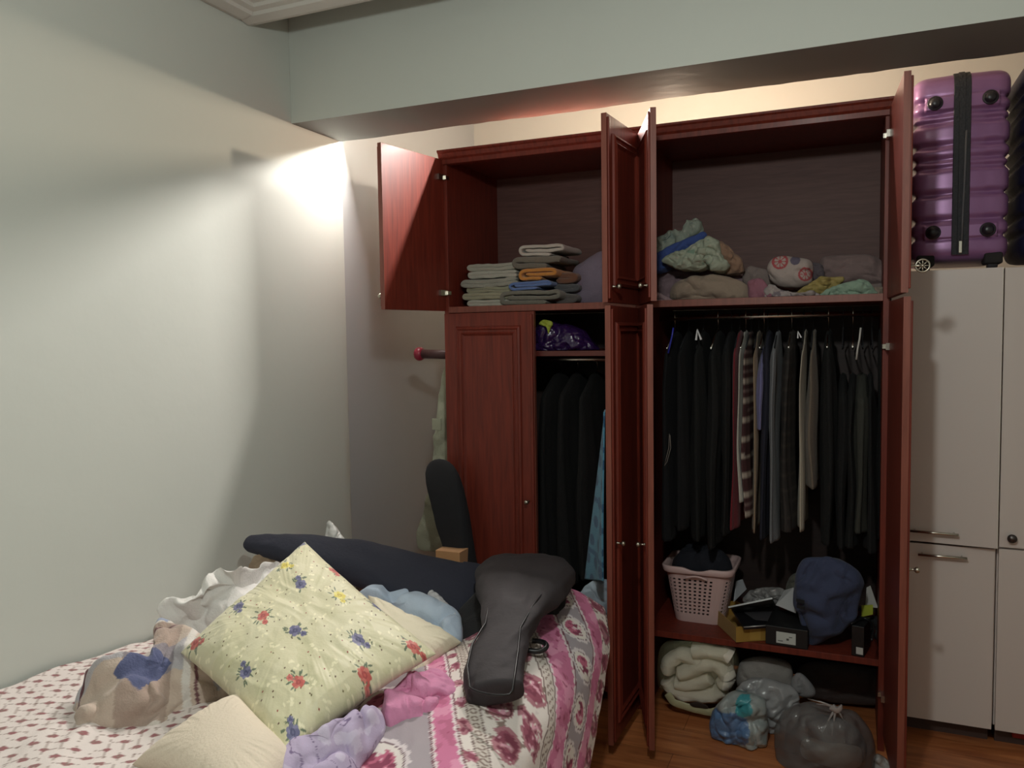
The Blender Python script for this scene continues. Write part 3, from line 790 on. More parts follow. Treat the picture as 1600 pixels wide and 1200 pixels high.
tag(o, 'small pale grey rolled cloth tucked beside the khaki garment', 'cloth')
o = lump('brown_garment', fab((136, 98, 72)), P([(545, 915, .66), (575, 898, .68), (592, 912, .66), (585, 930, .62), (555, 935, .6)]), (0.1, -.6, 1), .03, .07, .01, 26, 8, (1, .3, 0), 3)
tag(o, 'small brown garment between yellow pillow and pale blue shirt', 'garment')
# clear-white plastic at the wall
o = lump('plastic_bag', plastic('white_film', (226, 226, 224), .85), P([(508, 860, .70), (512, 815, .80), (530, 830, .77), (548, 862, .70), (530, 880, .68)]), (0.5, -.6, .5), .02, .02, .008, 26, 4, (0, 0, 1), 2)
tag(o, 'white plastic bag corner sticking up beyond the navy gig bag', 'plastic bag')
# white sheet
o = lump('bed_sheet', fab((226, 224, 220)), P([(248, 952, .72), (262, 944, .73), (300, 940, .74), (325, 908, .78), (345, 894, .80), (372, 900, .79), (420, 885, .77), (452, 892, .72), (440, 930, .68), (400, 990, .62), (350, 1010, .60), (300, 992, .62), (262, 982, .66)]), (0.15, -.45, 1), .05, .14, .034, 10, 15, (1, -.3, .2), 2.4, na=170, nr=60)
tag(o, 'rumpled white sheet behind the left side of the yellow pillow', 'sheet')
# plaid blanket
def plaid(V):
    C = np.zeros((len(V), 3)); u = (V[:, 0]*.85+V[:, 1]*.5+V[:, 2]*.1)/.30; v = (-V[:, 0]*.5+V[:, 1]*.85-V[:, 2]*.15)/.30
    C[:] = lin((196, 178, 164))
    fu, fv = (u+.35) % 1, (v+.1) % 1
    C[fu < .40] = lin((170, 150, 138)); C[fv < .22] = lin((180, 176, 180)); C[(fu < .40) & (fv < .22)] = lin((142, 134, 140))
    C[(fu > .50) & (fu < .57)] = lin((214, 208, 202)); C[np.abs(fu-.62) < .014] = lin((112, 76, 80)); C[np.abs(fv-.55) < .014] = lin((116, 80, 84)); C[np.abs(fv-.64) < .03] = lin((212, 204, 196))
    q = A('z', .67, 212, 1052); C[(np.abs(V[:, 0]-q[0]) < .045) & (V[:, 1] > q[1]-.03) & (V[:, 1] < q[1]+.08)] = lin((88, 94, 130))
    q = A('z', .70, 262, 975); C[(np.abs(V[:, 0]-q[0]) < .05) & (np.abs(V[:, 1]-q[1]) < .05)] = lin((150, 160, 184))
    return C
M_plaid = mat('plaid_flannel', attr=True, rough=.95, bump=.3, bscale=200, sheen=.2)
o = lump('plaid_blanket', M_plaid, P([(138, 1042, .66), (190, 1040, .66), (238, 1036, .66), (240, 985, .70), (255, 968, .72), (300, 985, .72), (350, 1020, .68), (400, 1060, .62), (352, 1092, .58), (312, 1110, .56), (250, 1150, .54), (195, 1150, .54), (118, 1158, .54), (112, 1110, .58), (124, 1075, .62)]), (0.35, -.45, 1), .05, .09, .030, 11, 33, (.6, -.6, .3), 3.0, paint=plaid, na=240, nr=120)
tag(o, 'beige, brown and blue plaid blanket bunched against the left wall', 'blanket')
# pale blue shirt
o = lump('shirt', fab((184, 200, 220)), P([(560, 935, .68), (590, 918, .69), (640, 916, .69), (668, 934, .67), (700, 948, .66), (722, 972, .63), (720, 1000, .60), (690, 1002, .60), (640, 985, .61), (590, 965, .62)]), (0.0, -.55, 1), .045, .08, .024, 10, 12, (1, -.35, -.1), 4.0, na=170, nr=60)
tag(o, 'crumpled pale blue shirt between the pillows and navy gig bag', 'shirt')
# pink and lilac cloth
o = lump('pink_cloth', fab((214, 142, 178)), P([(598, 1112, .60), (612, 1080, .62), (640, 1062, .63), (680, 1050, .62), (705, 1065, .61), (718, 1092, .59), (700, 1108, .575), (680, 1125, .57), (645, 1138, .565), (625, 1152, .56), (606, 1142, .57)]), (0.0, -.4, 1), .045, .05, .024, 17, 22, (.5, .8, 0), 3.5, na=180, nr=60)
tag(o, 'crumpled plain pink cloth lying on the bedspread below the cream pillow', 'cloth')
def lilac(V):
    C = np.zeros((len(V), 3)); C[:] = lin((186, 172, 200)); n = fbm(V*np.array([16, 16, 16.0]), 8, 3)
    C[n > .25] = lin((202, 192, 214)); C[np.abs(n+.08) < .018] = lin((122, 106, 140)); return C
M_lil = mat('lilac_print', attr=True, rough=.9, bump=.12, bscale=200)
o = lump('lilac_cloth', M_lil, P([(430, 1192, .60), (470, 1180, .61), (520, 1150, .63), (560, 1128, .63), (592, 1112, .62), (602, 1122, .61), (598, 1145, .59), (570, 1180, .58), (545, 1215, .575), (480, 1240, .58), (430, 1225, .58)]), (0.0, -.4, 1), .05, .05, .024, 11, 44, (.8, .5, 0), 3, paint=lilac, na=170, nr=60)
tag(o, 'lilac leaf-printed cloth under the bottom edge of the yellow pillow', 'cloth')
# white plastic strip by the gig bag
o = lump('plastic_strip', plastic('clear_film', (214, 214, 218), .8), P([(645, 914, .70), (668, 918, .70), (690, 935, .68), (712, 958, .66), (700, 956, .66), (676, 938, .675)]), (0, -.4, 1), .008, .02, .005, 30, 4, (1, -.4, 0), 3)
tag(o, 'thin white plastic strip lying on the navy gig bag', 'plastic strip')
# box end seen behind the bag
b0 = A('y', 2.95, 684, 862); 
o = boxo('cardboard_box', (b0[0]-.0, 2.93, .002), (b0[0]+.115, 3.05, b0[2]+.012), fab((186, 140, 96), .8), None, .002)
tag(o, 'small tan cardboard box behind the navy gig bag', 'box')

# ------------------------------------------------------------------ gig bags
M_bag = fab((40, 42, 56), .85, .2, 90.0, sheen=0); M_bag2 = fab((50, 45, 48), .75, .15, 70.0, sheen=0); M_zip = mat('zip_black', (24, 24, 26), .4)
t = empty('guitar_bag', tuple(A('z', .6, 700, 960)), 'long navy guitar gig bag lying across the heap towards the left wall', 'guitar bag')
c = [A('z', z, x, y) for x, y, z in ((382, 850, .80), (420, 853, .80), (480, 862, .79), (560, 878, .76), (640, 902, .72), (710, 930, .66), (770, 945, .61), (830, 945, .58), (870, 940, .57))]
loft('bag_body', M_bag, c, [.028, .044, .060, .080, .095, .125, .15, .14, .08], [.030, .035, .042, .045, .046, .045, .04, .035, .03], (-.1, .8, .55), t, .012, 8, 4, 2.6, 130, 60, fdir=(1, .1, -.1))
seam = [np.array(q)+np.array([0, -.028, .03])+np.array([0, .5, .35])*hwv for q, hwv in zip(c[1:8], (.0, .01, .02, .03, .045, .06, .05))]
t = empty('guitar_bag', tuple(A('z', .58, 790, 1000)), 'black guitar gig bag with rounded neck end pointing towards the camera', 'guitar bag')
c = [A('z', z, x, y) for x, y, z in ((772, 1086, .64), (772, 1060, .655), (778, 1025, .68), (790, 990, .70), (802, 955, .725), (812, 925, .745), (820, 900, .755), (824, 880, .755))]
bb = loft('bag_body', M_bag2, c, [.068, .074, .074, .062, .085, .135, .160, .12], [.030, .032, .032, .034, .042, .05, .05, .04], (1, -.05, 0), t, .018, 9, 14, 3.0, 140, 72, fdir=(0, 1, 0))
pts = []
hw = [.060, .068, .068, .054, .07, .10]
for q, h_ in zip(c[:6], hw): pts.append(np.array(q)+np.array([h_, -.02, .030]))
pts2 = [np.array(q)+np.array([-h_, -.02, .030]) for q, h_ in zip(c[:6], hw)]
arc = [np.array(c[0])+np.array([.060*math.cos(a_), -.022-.018*math.sin(a_), .026-.006*math.sin(a_)]) for a_ in np.linspace(math.pi, 0, 9)]
MB().tube(pts2[::-1]+arc[1:-1]+pts, .0032, 8).build('zip_piping', M_zip, t, True)
hp = np.array(A('z', .625, 822, 1018))
loopp = [hp+np.array([.0, .02, 0])+np.array([.055*math.sin(q), .035*math.cos(q), .012+.004*math.sin(2*q)]) for q in np.linspace(0, math.pi, 12)]
MB().tube(loopp, .008, 8).build('carry_handle', M_zip, t, True)
# lower dark bag body under the black one
o = lump('black_bag', fab((24, 24, 28), .8), P([(700, 985, .60), (735, 935, .66), (800, 885, .70), (880, 885, .69), (885, 930, .66), (878, 965, .62), (850, 985, .60), (800, 1002, .58), (745, 1005, .58)]), (0, -.4, 1), .03, .07, .010, 7, 6, (1, .2, 0), 3)
tag(o, 'soft black bag lying beneath the black gig bag', 'bag')

# ------------------------------------------------------------------ between the wall and the wardrobe
o = lump('guitar_bag', M_black, Py(3.04, [(667, 745), (671, 724), (688, 717), (708, 726), (720, 752), (730, 795), (738, 845), (750, 915), (770, 1010), (785, 1110), (775, 1150), (735, 1150), (722, 1080), (705, 930), (695, 860), (684, 800)]), (0, -1, .05), .05, .05, .006, 6, 3, (0, 0, 1), 3, power=3)
tag(o, 'black padded bag neck standing upright against the closed wardrobe door', 'guitar bag')
pb = A('y', 3.32, 656, 553)
t = empty('curtain_rod', tuple(pb), 'dark wooden rod with a crimson ball end beside the wardrobe', 'rod')
MB().tube([pb, (WX0+.001, 3.30, pb[2]-.004)], .022, 18).build('rod', mat('dark_wood_rod', (70, 44, 44), .5), t, True)
MB().lathe(pb+np.array([.006, 0, 0]), (-1, 0, 0), [(.016, -.014), (.026, -.011), (.032, 0), (.033, .012), (.027, .024), (.014, .032), (.001, .034)], 24).build('ball_end', mat('crimson_ball', (140, 34, 56), .35), t, True)
def greengar():
    Y = 3.34
    L = [(697, 572), (690, 600), (684, 640), (679, 690), (674, 740), (668, 790), (660, 820), (651, 838), (655, 858), (672, 862)]
    Rr = [(704, 574), (706, 620), (708, 680), (710, 740), (712, 790), (712, 830), (708, 850), (690, 862)]
    return Py(Y, L+Rr[::-1])
o = lump('coat', fab((160, 162, 142)), greengar(), (-.15, -1, 0), .03, .05, .008, 12, 8, (.1, 0, 1), 7, na=200, nr=50)
tag(o, 'pale sage green coat hanging down the left side of the wardrobe', 'coat')
q0 = A('y', 3.25, 672, 663)
boxo('cloth_tag', (q0[0]-.018, 3.30, q0[2]-.032), (q0[0]+.03, 3.304, q0[2]+.022), fab((158, 160, 140)), o, .001)

# ================================================================== UPPER LEFT COMPARTMENT: folded towels
ZT = ZS1+.001
def towel_pair(name, x0, x1, z, h, rgb, yb, ye, label, group, side=-1, seed=1):
    """cloth folded once: rounded fold on the given side"""
    t = h*.5; zc0, zc1 = z+t/2, z+h-t/2
    if side < 0: path = [(x1, zc0), (x0+h/2, zc0), (x0+h*.12, zc0+(zc1-zc0)*.12), (x0, (zc0+zc1)/2), (x0+h*.12, zc1-(zc1-zc0)*.12), (x0+h/2, zc1), (x1-.004, zc1)]
    else: path = [(x0, zc0), (x1-h/2, zc0), (x1, (zc0+zc1)/2), (x1-h/2, zc1), (x0, zc1)]
    o = strip(name, terry(rgb), path, t*1.12, yb, ye, None, seed, .005)
    return tag(o, label, 'towel', group)
z = ZT
X = lambda px, Y=3.24: A('y', Y, px, 450)[0]
stack = [((186, 184, 170), .030, 733, 800, 'white-grey folded towel at the bottom of the left pile'),
         ((164, 160, 134), .033, 725, 806, 'olive folded towel second from the bottom of the left pile'),
         ((150, 148, 124), .029, 731, 806, 'darker olive folded towel third from the bottom of the left pile'),
         ((154, 154, 142), .037, 724, 812, 'grey folded towel fourth from the bottom of the left pile'),
         ((176, 176, 164), .035, 733, 812, 'light grey folded towel second from the top of the left pile'),
         ((166, 166, 152), .034, 732, 810, 'pale folded towel on top of the left pile')]
for k, (rgb, h, a, b, lb) in enumerate(stack):
    towel_pair('folded_towel', X(a), X(b), z, h*.92, rgb, 3.22+.004*(k % 3), 3.50, lb, 'folded towels in the left pile', seed=20+k*3); z += h*.92+.001
def spiral(x0, x1, z0, h, t):
    a, b, c, d = x0+t/2, x1-t/2, z0+t/2, z0+h-t/2
    g = t*1.05
    return [(b-.06, c), (a+.02, c), (a+.003, c+.006), (a, (c+d)/2), (a+.003, d-.004), (a+.02, d), (b-.02, d), (b-.003, d-.005), (b, (c+d)/2), (b-.004, c+g), (b-.03, c+g), (a+g+.03, c+g), (a+g+.01, c+g+.004)]
zz = ZT
rt = [((120, 118, 106), .062, 783, 882, .0185, 'dark grey rolled-fold towel at the bottom of the right pile'),
      ((92, 120, 176), .037, 797, 868, .0125, 'blue folded towel in the right pile'),
      ((198, 132, 56), .050, 815, 876, .0155, 'orange folded towel in the right pile'),
      ((112, 106, 94), .052, 802, 884, .0235, 'brown-grey thick folded towel second from the top'),
      ((188, 182, 172), .048, 813, 887, .0145, 'white folded towel on top of the right pile')]
for k, (rgb, h, a, b, t_, lb) in enumerate(rt):
    o = strip('folded_towel', terry(rgb), spiral(X(a), X(b), zz, h, t_), t_*1.02, 3.205+(.01 if k > 2 else 0), 3.46, None, 60+5*k, .004)
    tag(o, lb, 'towel', 'folded towels in the right pile'); zz += h+.002
# brown and slate towels just behind, seen on the right of the pile
o = towel_pair('folded_towel', X(872, 3.3), X(905, 3.3), ZT+.092, .045, (110, 72, 52), 3.27, 3.44, 'brown folded towel peeping out right of the orange one', 'folded towels in the right pile', 1, 91)
o = towel_pair('folded_towel', X(868, 3.3), X(908, 3.3), ZT+.050, .036, (80, 82, 86), 3.27, 3.44, 'slate folded towel peeping out right of the blue one', 'folded towels in the right pile', 1, 95)
o = towel_pair('folded_towel', X(872, 3.3), X(906, 3.3), ZT+.002, .040, (92, 88, 86), 3.26, 3.44, 'grey-brown folded towel lowest at the right of the right pile', 'folded towels in the right pile', 1, 99)
o = lump('cushion', fab((118, 108, 124), .9), Py(3.36, [(893, 476), (897, 425), (915, 408), (940, 392), (965, 400), (968, 440), (965, 476)]), (-.1, -1, 0), .05, .07, .012, 9, 4, (0, 0, 1), 2, floor=ZT)
tag(o, 'muted purple cushion right of the towel piles', 'cushion')

# ================================================================== LOWER LEFT COMPARTMENT
M_pbag = mat('purple_plastic', (44, 24, 70), rough=.18, bump=.8, bscale=30, spec=.8)
o = lump('plastic_bag', M_pbag, Py(3.26, [(835, 553), (838, 515), (850, 502), (875, 505), (905, 512), (925, 530), (930, 553)]), (0, -1, .1), .07, .10, .016, 18, 9, (1, 0, 1), 1.5, floor=1.486)
tag(o, 'shiny dark purple plastic bag on the small upper shelf', 'plastic bag')
tie = lump('tie', fab((150, 162, 52), .6), Py(3.19, [(842, 507), (848, 500), (860, 501), (864, 506), (860, 513), (857, 522), (853, 511)]), (0, -1, .1), .008, .008, .004, 40, 3, (0, 0, 1), 2, o, na=60, nr=10)
tag(tie, 'yellow-green knotted tie')
# hanger / garment builder -------------------------------------------------
def hanger(x, zr, tilt=0.0, y=3.42, mt=None, label='', group='clothes hangers on the rail', w_=.20):
    mt = mt or M_chrome
    pts = [(x, y+.012, zr+.004), (x, y+.0165, zr+.014), (x, y+.008, zr+.026), (x, y-.006, zr+.026), (x, y-.013, zr+.014), (x, y-.010, zr-.002), (x, y, zr-.02), (x, y, zr-.05)]
    mb = MB(); mb.tube(pts, .0022, 6)
    mb.tube([(x+tilt*.0, y, zr-.05), (x+tilt*.5, y-w_*.55, zr-.085), (x+tilt, y-w_, zr-.125), (x+tilt, y-w_+.015, zr-.133), (x, y, zr-.133), (x-tilt, y+w_-.015, zr-.133), (x-tilt, y+w_, zr-.125), (x-tilt*.5, y+w_*.55, zr-.085), (x, y, zr-.05)], .003, 6)
    o = mb.build('clothes_hanger', mt, None, True)
    return tag(o, label, 'hanger', group)
def garment(name, mt, x, zr, zb, thick, label, cat='shirt', group='clothes hanging on the right rail', y=3.42, hwid=.20, seed=1, paint=None, slope=0.0, ztop=None, lean=0.0, ns=70, na=64):
    z1 = (ztop if ztop else zr-.055); H = z1-zb
    V = []
    ts = np.linspace(0, 1, ns)
    for i, t_ in enumerate(ts):
        z = z1-H*t_
        sh = min(1.0, (z1-z)/.10)
        hw = .035+(hwid-.035)*(sh**.8) + .02*t_
        th = thick*(.45+.55*min(1, (z1-z)/.14))*(1+.25*math.sin(t_*5+seed))
        cap = 1.0
        if i == 0: cap = .05
        if i == ns-1: cap = .3
        cx = x+lean*(t_-.3)+.010*float(vn(np.array([t_*3, seed, .5]), seed))
        for j in range(na):
            q = 2*math.pi*j/na; cs, sn = math.cos(q), math.sin(q)
            yy = np.sign(cs)*abs(cs)**.7*hw*cap; xx = np.sign(sn)*abs(sn)**.9*th/2*cap
            f = math.sin(q*7+seed*2+t_*2.5)*.25+math.sin(q*12+seed+t_*4)*.18
            xx *= (1+f*min(1, t_*3)); 
            hem = slope*yy
            V.append((cx+xx+.006*math.sin(yy*28+seed+t_*3)*min(1, t_*4), y+yy, z+(hem if t_ > .9 else hem*t_)))
    F = gridfaces(ns, na, 0, True)+[tuple(range(na))[::-1], tuple((ns-1)*na+j for j in range(na))]
    V = np.array(V)
    V[:, 0] += .004*folds(V*np.array([10, 12, 3.0]), seed, (0, 0, 1), 3)
    o = mesh(name, V, F, mt, None, True, None if paint is None else paint(V)); bm_fix(o)
    return tag(o, label, cat, group)
RX = lambda px: A('y', 3.24, px, 700)[0]
ZB_ = lambda py: A('y', 3.24, 1200, py)[2]
zr = 1.615
def plaidshirt(V):
    C = np.zeros((len(V), 3)); C[:] = lin((70, 40, 42)); f = (V[:, 2]/.075) % 1; g = (V[:, 1]/.07) % 1
    C[(f < .28)] = lin((170, 158, 146)); C[(g < .2)] *= .7; C[(f > .6) & (f < .68)] = lin((120, 100, 96)); return C
def darkplaid(V):
    C = np.zeros((len(V), 3)); C[:] = lin((38, 34, 32)); f = (V[:, 2]/.055) % 1; g = (V[:, 1]/.05) % 1; C[(f < .2)] = lin((56, 50, 46)); C[g < .18] = lin((50, 44, 42)); return C
K = lambda *c: fab(c, sheen=(0 if max(c) < 80 else .1))
def K(*c):
    c = tuple(int(q*.6) for q in c) if max(c) < 36 else c
    return fab(c, sheen=(0 if max(c) < 80 else .1))
G = [ # px, colour, bottom py, thickness, label, kind, halfwidth, shade paint, ztop offset
 (1046, K(16, 16, 24), 862, .045, 'black garment hanging nearest the left end of the right rail', 'garment', .20, None),
 (1068, K(20, 20, 26), 840, .050, 'second black garment from the left on the right rail', 'garment', .21, None),
 (1092, K(22, 24, 24), 856, .052, 'black garment beside the white clips, left part of the rail', 'garment', .20, None),
 (1116, K(26, 26, 26), 866, .050, 'charcoal garment hanging above the laundry basket right half', 'garment', .22, None),
 (1138, K(30, 30, 30), 846, .040, 'charcoal garment just left of the red garment', 'garment', .20, None),
 (1151, K(120, 22, 36), 838, .022, 'dark red garment showing at the hem left of the plaid shirt', 'garment', .18, None),
 (1161, K(190, 186, 176), 790, .020, 'off-white shirt hanging directly left of the maroon plaid shirt', 'shirt', .20, None),
 (1170, 'plaid', 812, .028, 'maroon and cream plaid shirt hanging on the right rail', 'shirt', .21, plaidshirt),
 (1182, K(160, 138, 112), 836, .014, 'thin tan shirt hanging right of the maroon plaid shirt', 'shirt', .19, None),
 (1191, K(110, 108, 150), 672, .030, 'short lavender-blue shirt hanging in the middle of the rail', 'shirt', .20, None),
 (1197, K(34, 34, 48), 850, .036, 'navy garment hanging below and behind the lavender shirt', 'garment', .17, None),
 (1214, K(116, 118, 122), 852, .026, 'blue-grey shirt hanging right of the lavender shirt', 'shirt', .20, None),
 (1236, 'dark', 832, .046, 'dark brown checked shirt between the blue-grey and cream shirts', 'shirt', .20, darkplaid),
 (1256, K(188, 178, 160), 828, .018, 'cream shirt hanging right of the dark checked shirt', 'shirt', .20, None),
 (1271, K(104, 92, 80), 760, .036, 'taupe shirt hanging right of the cream shirt', 'shirt', .20, None),
 (1296, K(24, 24, 24), 846, .046, 'black garment directly right of the taupe shirt', 'garment', .20, None),
 (1320, K(20, 20, 22), 850, .046, 'black garment left of the dark olive coat', 'garment', .20, None),
 (1352, K(52, 52, 46), 826, .060, 'dark olive-grey coat with collar near the right end of the rail', 'coat', .19, None),
 (1336, K(22, 22, 22), 848, .040, 'black garment hanging close behind the dark olive coat on its left', 'garment', .20, None),
 (1367, K(22, 22, 24), 852, .034, 'black garment hanging between the dark olive coat and the rail end', 'garment', .20, None),
 (1382, K(26, 24, 26), 836, .030, 'black garment at the right end of the rail', 'garment', .18, None)]
HN = ['leftmost black garment on the right rail', 'second black garment from the left', 'third black garment, beside the white clips', 'charcoal garment above the laundry basket', 'charcoal garment left of the red one', 'dark red garment', 'off-white shirt beside the maroon plaid one', 'maroon plaid shirt', 'thin tan shirt', 'short lavender-blue shirt', 'navy garment behind the lavender shirt', 'blue-grey shirt', 'dark brown checked shirt', 'cream shirt beside the checked one', 'taupe shirt', 'black garment right of the taupe shirt', 'black garment left of the dark olive coat', 'dark olive-grey coat', 'black garment tucked left behind the olive coat', 'black garment right of the olive coat', 'rightmost black garment on the rail']
M_pg = mat('plaid_shirt_cloth', attr=True, rough=.9, bump=.15, bscale=200)
for k, (px, mt, by, th, lb, cat, hwd, pt) in enumerate(G):
    m = M_pg if isinstance(mt, str) else mt
    zt = A('y', 3.24, 1200, 585)[2] if 'olive' in lb else None
    if 'lavender-blue' in lb: zt = A('y', 3.24, 1200, 540)[2]
    xx = RX(px)
    # the garment stands edge-on to the camera; its centre lies further back along the rail
    xc = xx + 0.0
    garment('hanging_'+cat, m, xc-.012, zr, ZB_(by), th, lb, cat, seed=3+k, paint=pt, hwid=hwd, slope=.02*math.sin(k), ztop=zt, y=3.425)
    hanger(xc-.012, zr, 0, 3.42, M_black if k % 3 else M_chrome, 'hanger carrying the '+HN[k], w_=hwd-.03)
# loose white clips and pale hanger pieces catching the light
def clip(px, py, s, rot, label, mt):
    c = A('y', 3.215, px, py); mb = MB()
    for sg in (-1, 1):
        a_ = rot+sg*.22
        e = np.array([math.sin(a_), 0, -math.cos(a_)])
        n_ = np.array([math.cos(a_), 0, math.sin(a_)])
        p = [c+n_*s*.0, c+e*s+n_*s*.09, c+e*s-n_*s*.09, c-n_*s*.05]
        V = [tuple(q+np.array([0, dy, 0])) for dy in (-.004, .004) for q in p]
        mb.add(V, [(0, 1, 2, 3), (7, 6, 5, 4), (0, 4, 5, 1), (1, 5, 6, 2), (2, 6, 7, 3), (3, 7, 4, 0)])
    o = mb.build('trouser_clip', mt, None); bm_fix(o); tag(o, label, 'clip')
Mcl = mat('white_plastic', (214, 214, 216), .4)
clip(1247, 517, .028, .2, 'white plastic clip hanging above the dark checked shirt', Mcl)
clip(1090, 514, .045, .1, 'pair of white clip jaws among the black clothes at left', Mcl)
def sliver(name, pts, r, mt, label, cat):
    o = MB().tube([A('y', 3.205, x, y) for x, y in pts], r, 8).build(name, mt, None, True); tag(o, label, cat)
sliver('hanger_arm', [(1345, 512), (1343, 530), (1340, 545), (1338, 562)], .0035, mat('pale_plastic', (190, 186, 180), .4), 'pale curved hanger arm near the right end of the rail', 'hanger')
sliver('hanger_arm', [(1052, 512), (1050, 525), (1047, 538), (1044, 552)], .0035, mat('blue_plastic', (50, 56, 170), .35), 'blue plastic hanger arm near the left end of the rail', 'hanger')
sliver('lace_cord', [(1046, 678), (1045, 700), (1041, 716), (1038, 728), (1042, 722), (1048, 700), (1047, 680)], .0008, mat('thin_pale_cord', (170, 160, 150), .6), 'thin looped cord dangling among the black clothes', 'cord')
# left compartment: black coats and polka towel
for k, (px, by, th, lb) in enumerate(((856, 905, .075, 'black coat hanging at the left of the left compartment'), (884, 915, .08, 'black coat in the middle of the left compartment'), (915, 905, .08, 'black coat at the right of the left compartment'))):
    xx = A('y', 3.26, px, 700)[0]
    garment('hanging_coat', K(8+k, 8, 9), xx, 1.44, A('y', 3.24, px, by)[2], th, lb, 'coat', 'coats in the left compartment', seed=40+k, hwid=.22, y=3.42)
    hanger(xx, 1.44, 0, 3.44, M_chrome, 'hanger of the '+lb, 'coat hangers in the left compartment', w_=.15)
def polka(V):
    u = (V[:, 0]-.25*V[:, 1])/.075; v = V[:, 2]/.08
    C = np.zeros((len(V), 3)); C[:] = lin((74, 138, 168))
    r = np.floor(v); fu = (u+.5*(r % 2)) % 1-.5; fv = v % 1-.5
    C[(fu*fu+fv*fv) < .085] = lin((28, 84, 122)); C[(np.abs((V[:, 2]/.21+.1) % 1-.5) < .045)] = lin((32, 92, 132)); return C
M_polka = mat('polka_terry', attr=True, rough=.95, bump=.6, bscale=300, sheen=.3)
nv, nu = 120, 60; V = np.zeros((nv, nu, 3)); 
pa, pb_, pc, pd = A('y', 2.84, 946, 640), A('y', 2.80, 950, 640), A('y', 2.98, 917, 905), A('y', 2.80, 956, 902)
for i in range(nv):
    t_ = i/(nv-1)
    l = np.array(pa)*(1-t_)+np.array(pc)*t_; r_ = np.array([-.822, 2.745, pa[2]])*(1-t_)+np.array([-.828, 2.745, pd[2]])*t_
    for j in range(nu):
        q = j/(nu-1); p = l*(1-q)+r_*q; p[0] += -.008*math.sin(q*7+t_*2)*t_; V[i, j] = p
o = mesh('polka_towel', V.reshape(-1, 3), gridfaces(nv, nu), M_polka, None, True, polka(V.reshape(-1, 3))); solid(o, .006, 0)
tag(o, 'blue polka-dot towel hanging inside the open left-unit door', 'towel')
o = lump('plastic_bag', plastic('white_blue_film', (176, 190, 204), .95), Py(2.92, [(905, 932), (918, 915), (940, 905), (960, 912), (962, 950), (945, 958), (925, 948)]), (0, -.6, .7), .03, .08, .012, 20, 8, (1, 0, .5), 2)
tag(o, 'pale blue and white plastic bag beyond the far corner of the bed', 'plastic bag')

# ================================================================== UPPER RIGHT COMPARTMENT: linen heap
def flower_white(base, marks, sc, thr=.3, seed=1):
    def f(V):
        C = np.zeros((len(V), 3)); C[:] = lin(base); n = fbm(V*sc, seed, 2); n2 = fbm(V*sc*1.7+4, seed+5, 2)
        C[n > thr] = lin(marks[0]); C[n2 > thr+.05] = lin(marks[1]); return C
    return f
def linen(name, pts, Y, mt, label, cat, dome=.05, amp=.012, freq=14, seed=1, fd=(1, 0, .3), st=3, paint=None, back=.08, na=130, nr=40, fl=ZT, n=(0, -1, .25)):
    o = lump(name, mt, Py(Y, pts), n, dome*.75, back, amp*1.15, freq*1.15, seed, fd, st, None, paint, na, nr, floor=fl, squash=.42); return tag(o, label, cat)
M_pr = mat('printed_linen', attr=True, rough=.92, bump=.2, bscale=180)
linen('bed_linen', [(1020, 470), (1022, 432), (1050, 420), (1110, 424), (1160, 430), (1190, 440), (1195, 466), (1110, 474)], 3.42, fab((134, 112, 118)), 'mauve pillow lying at the back left under the linen heap', 'pillow', .06, .014, 12, 2)
linen('pillow', [(1046, 466), (1052, 446), (1078, 434), (1120, 430), (1158, 440), (1174, 456), (1168, 470), (1110, 474), (1060, 472)], 3.27, fab((146, 128, 112)), 'beige pillow at the front left of the upper right compartment', 'pillow', .06, .013, 12, 4)
linen('bed_linen', [(1024, 412), (1024, 378), (1042, 368), (1058, 362), (1074, 362), (1084, 343), (1092, 342), (1098, 352), (1096, 372), (1078, 392), (1050, 408)], 3.36, M_pr, 'pale grey-green patterned sheet on top of the left linen heap', 'sheet', .045, .016, 20, 6, (1, 0, .5), 2.5, flower_white((140, 148, 136), [(122, 132, 126), (162, 164, 152)], 40), fl=None)
linen('bed_linen', [(1020, 424), (1022, 400), (1050, 384), (1090, 366), (1102, 362), (1104, 372), (1080, 392), (1050, 410), (1034, 424)], 3.31, fab((58, 78, 138)), 'blue sheet running through the left linen heap', 'sheet', .04, .010, 14, 7, (1, 0, .45), 4, fl=None)
linen('bed_linen', [(1036, 404), (1050, 396), (1072, 390), (1090, 378), (1108, 370), (1122, 380), (1128, 398), (1138, 418), (1126, 426), (1108, 418), (1092, 422), (1060, 420), (1040, 412)], 3.25, M_pr, 'white and mint print sheet tumbling over the left heap', 'sheet', .05, .018, 22, 8, (.6, 0, -1), 2.5, flower_white((158, 164, 146), [(124, 146, 128), (176, 176, 160)], 32), fl=None)
linen('bed_linen', [(1120, 424), (1116, 398), (1124, 378), (1140, 388), (1154, 400), (1164, 420), (1150, 428)], 3.30, fab((142, 112, 92)), 'light brown cloth at the right flank of the left linen heap', 'cloth', .04, .014, 20, 9, (.5, 0, -1), 3, fl=None)
linen('bed_linen', [(1162, 440), (1168, 418), (1190, 420), (1206, 436), (1222, 448), (1250, 452), (1300, 448), (1384, 444), (1386, 464), (1300, 468), (1200, 466)], 3.36, fab((126, 112, 108)), 'layered taupe cloth lying flat along the middle of the shelf', 'cloth', .04, .012, 16, 11, (1, 0, -.1), 6)
linen('bed_linen', [(1172, 468), (1168, 446), (1176, 436), (1192, 438), (1204, 452), (1222, 462), (1225, 470), (1196, 472)], 3.20, fab((140, 92, 106)), 'pink folded cloth at the shelf edge', 'cloth', .03, .012, 18, 12, (1, 0, -.6), 4)
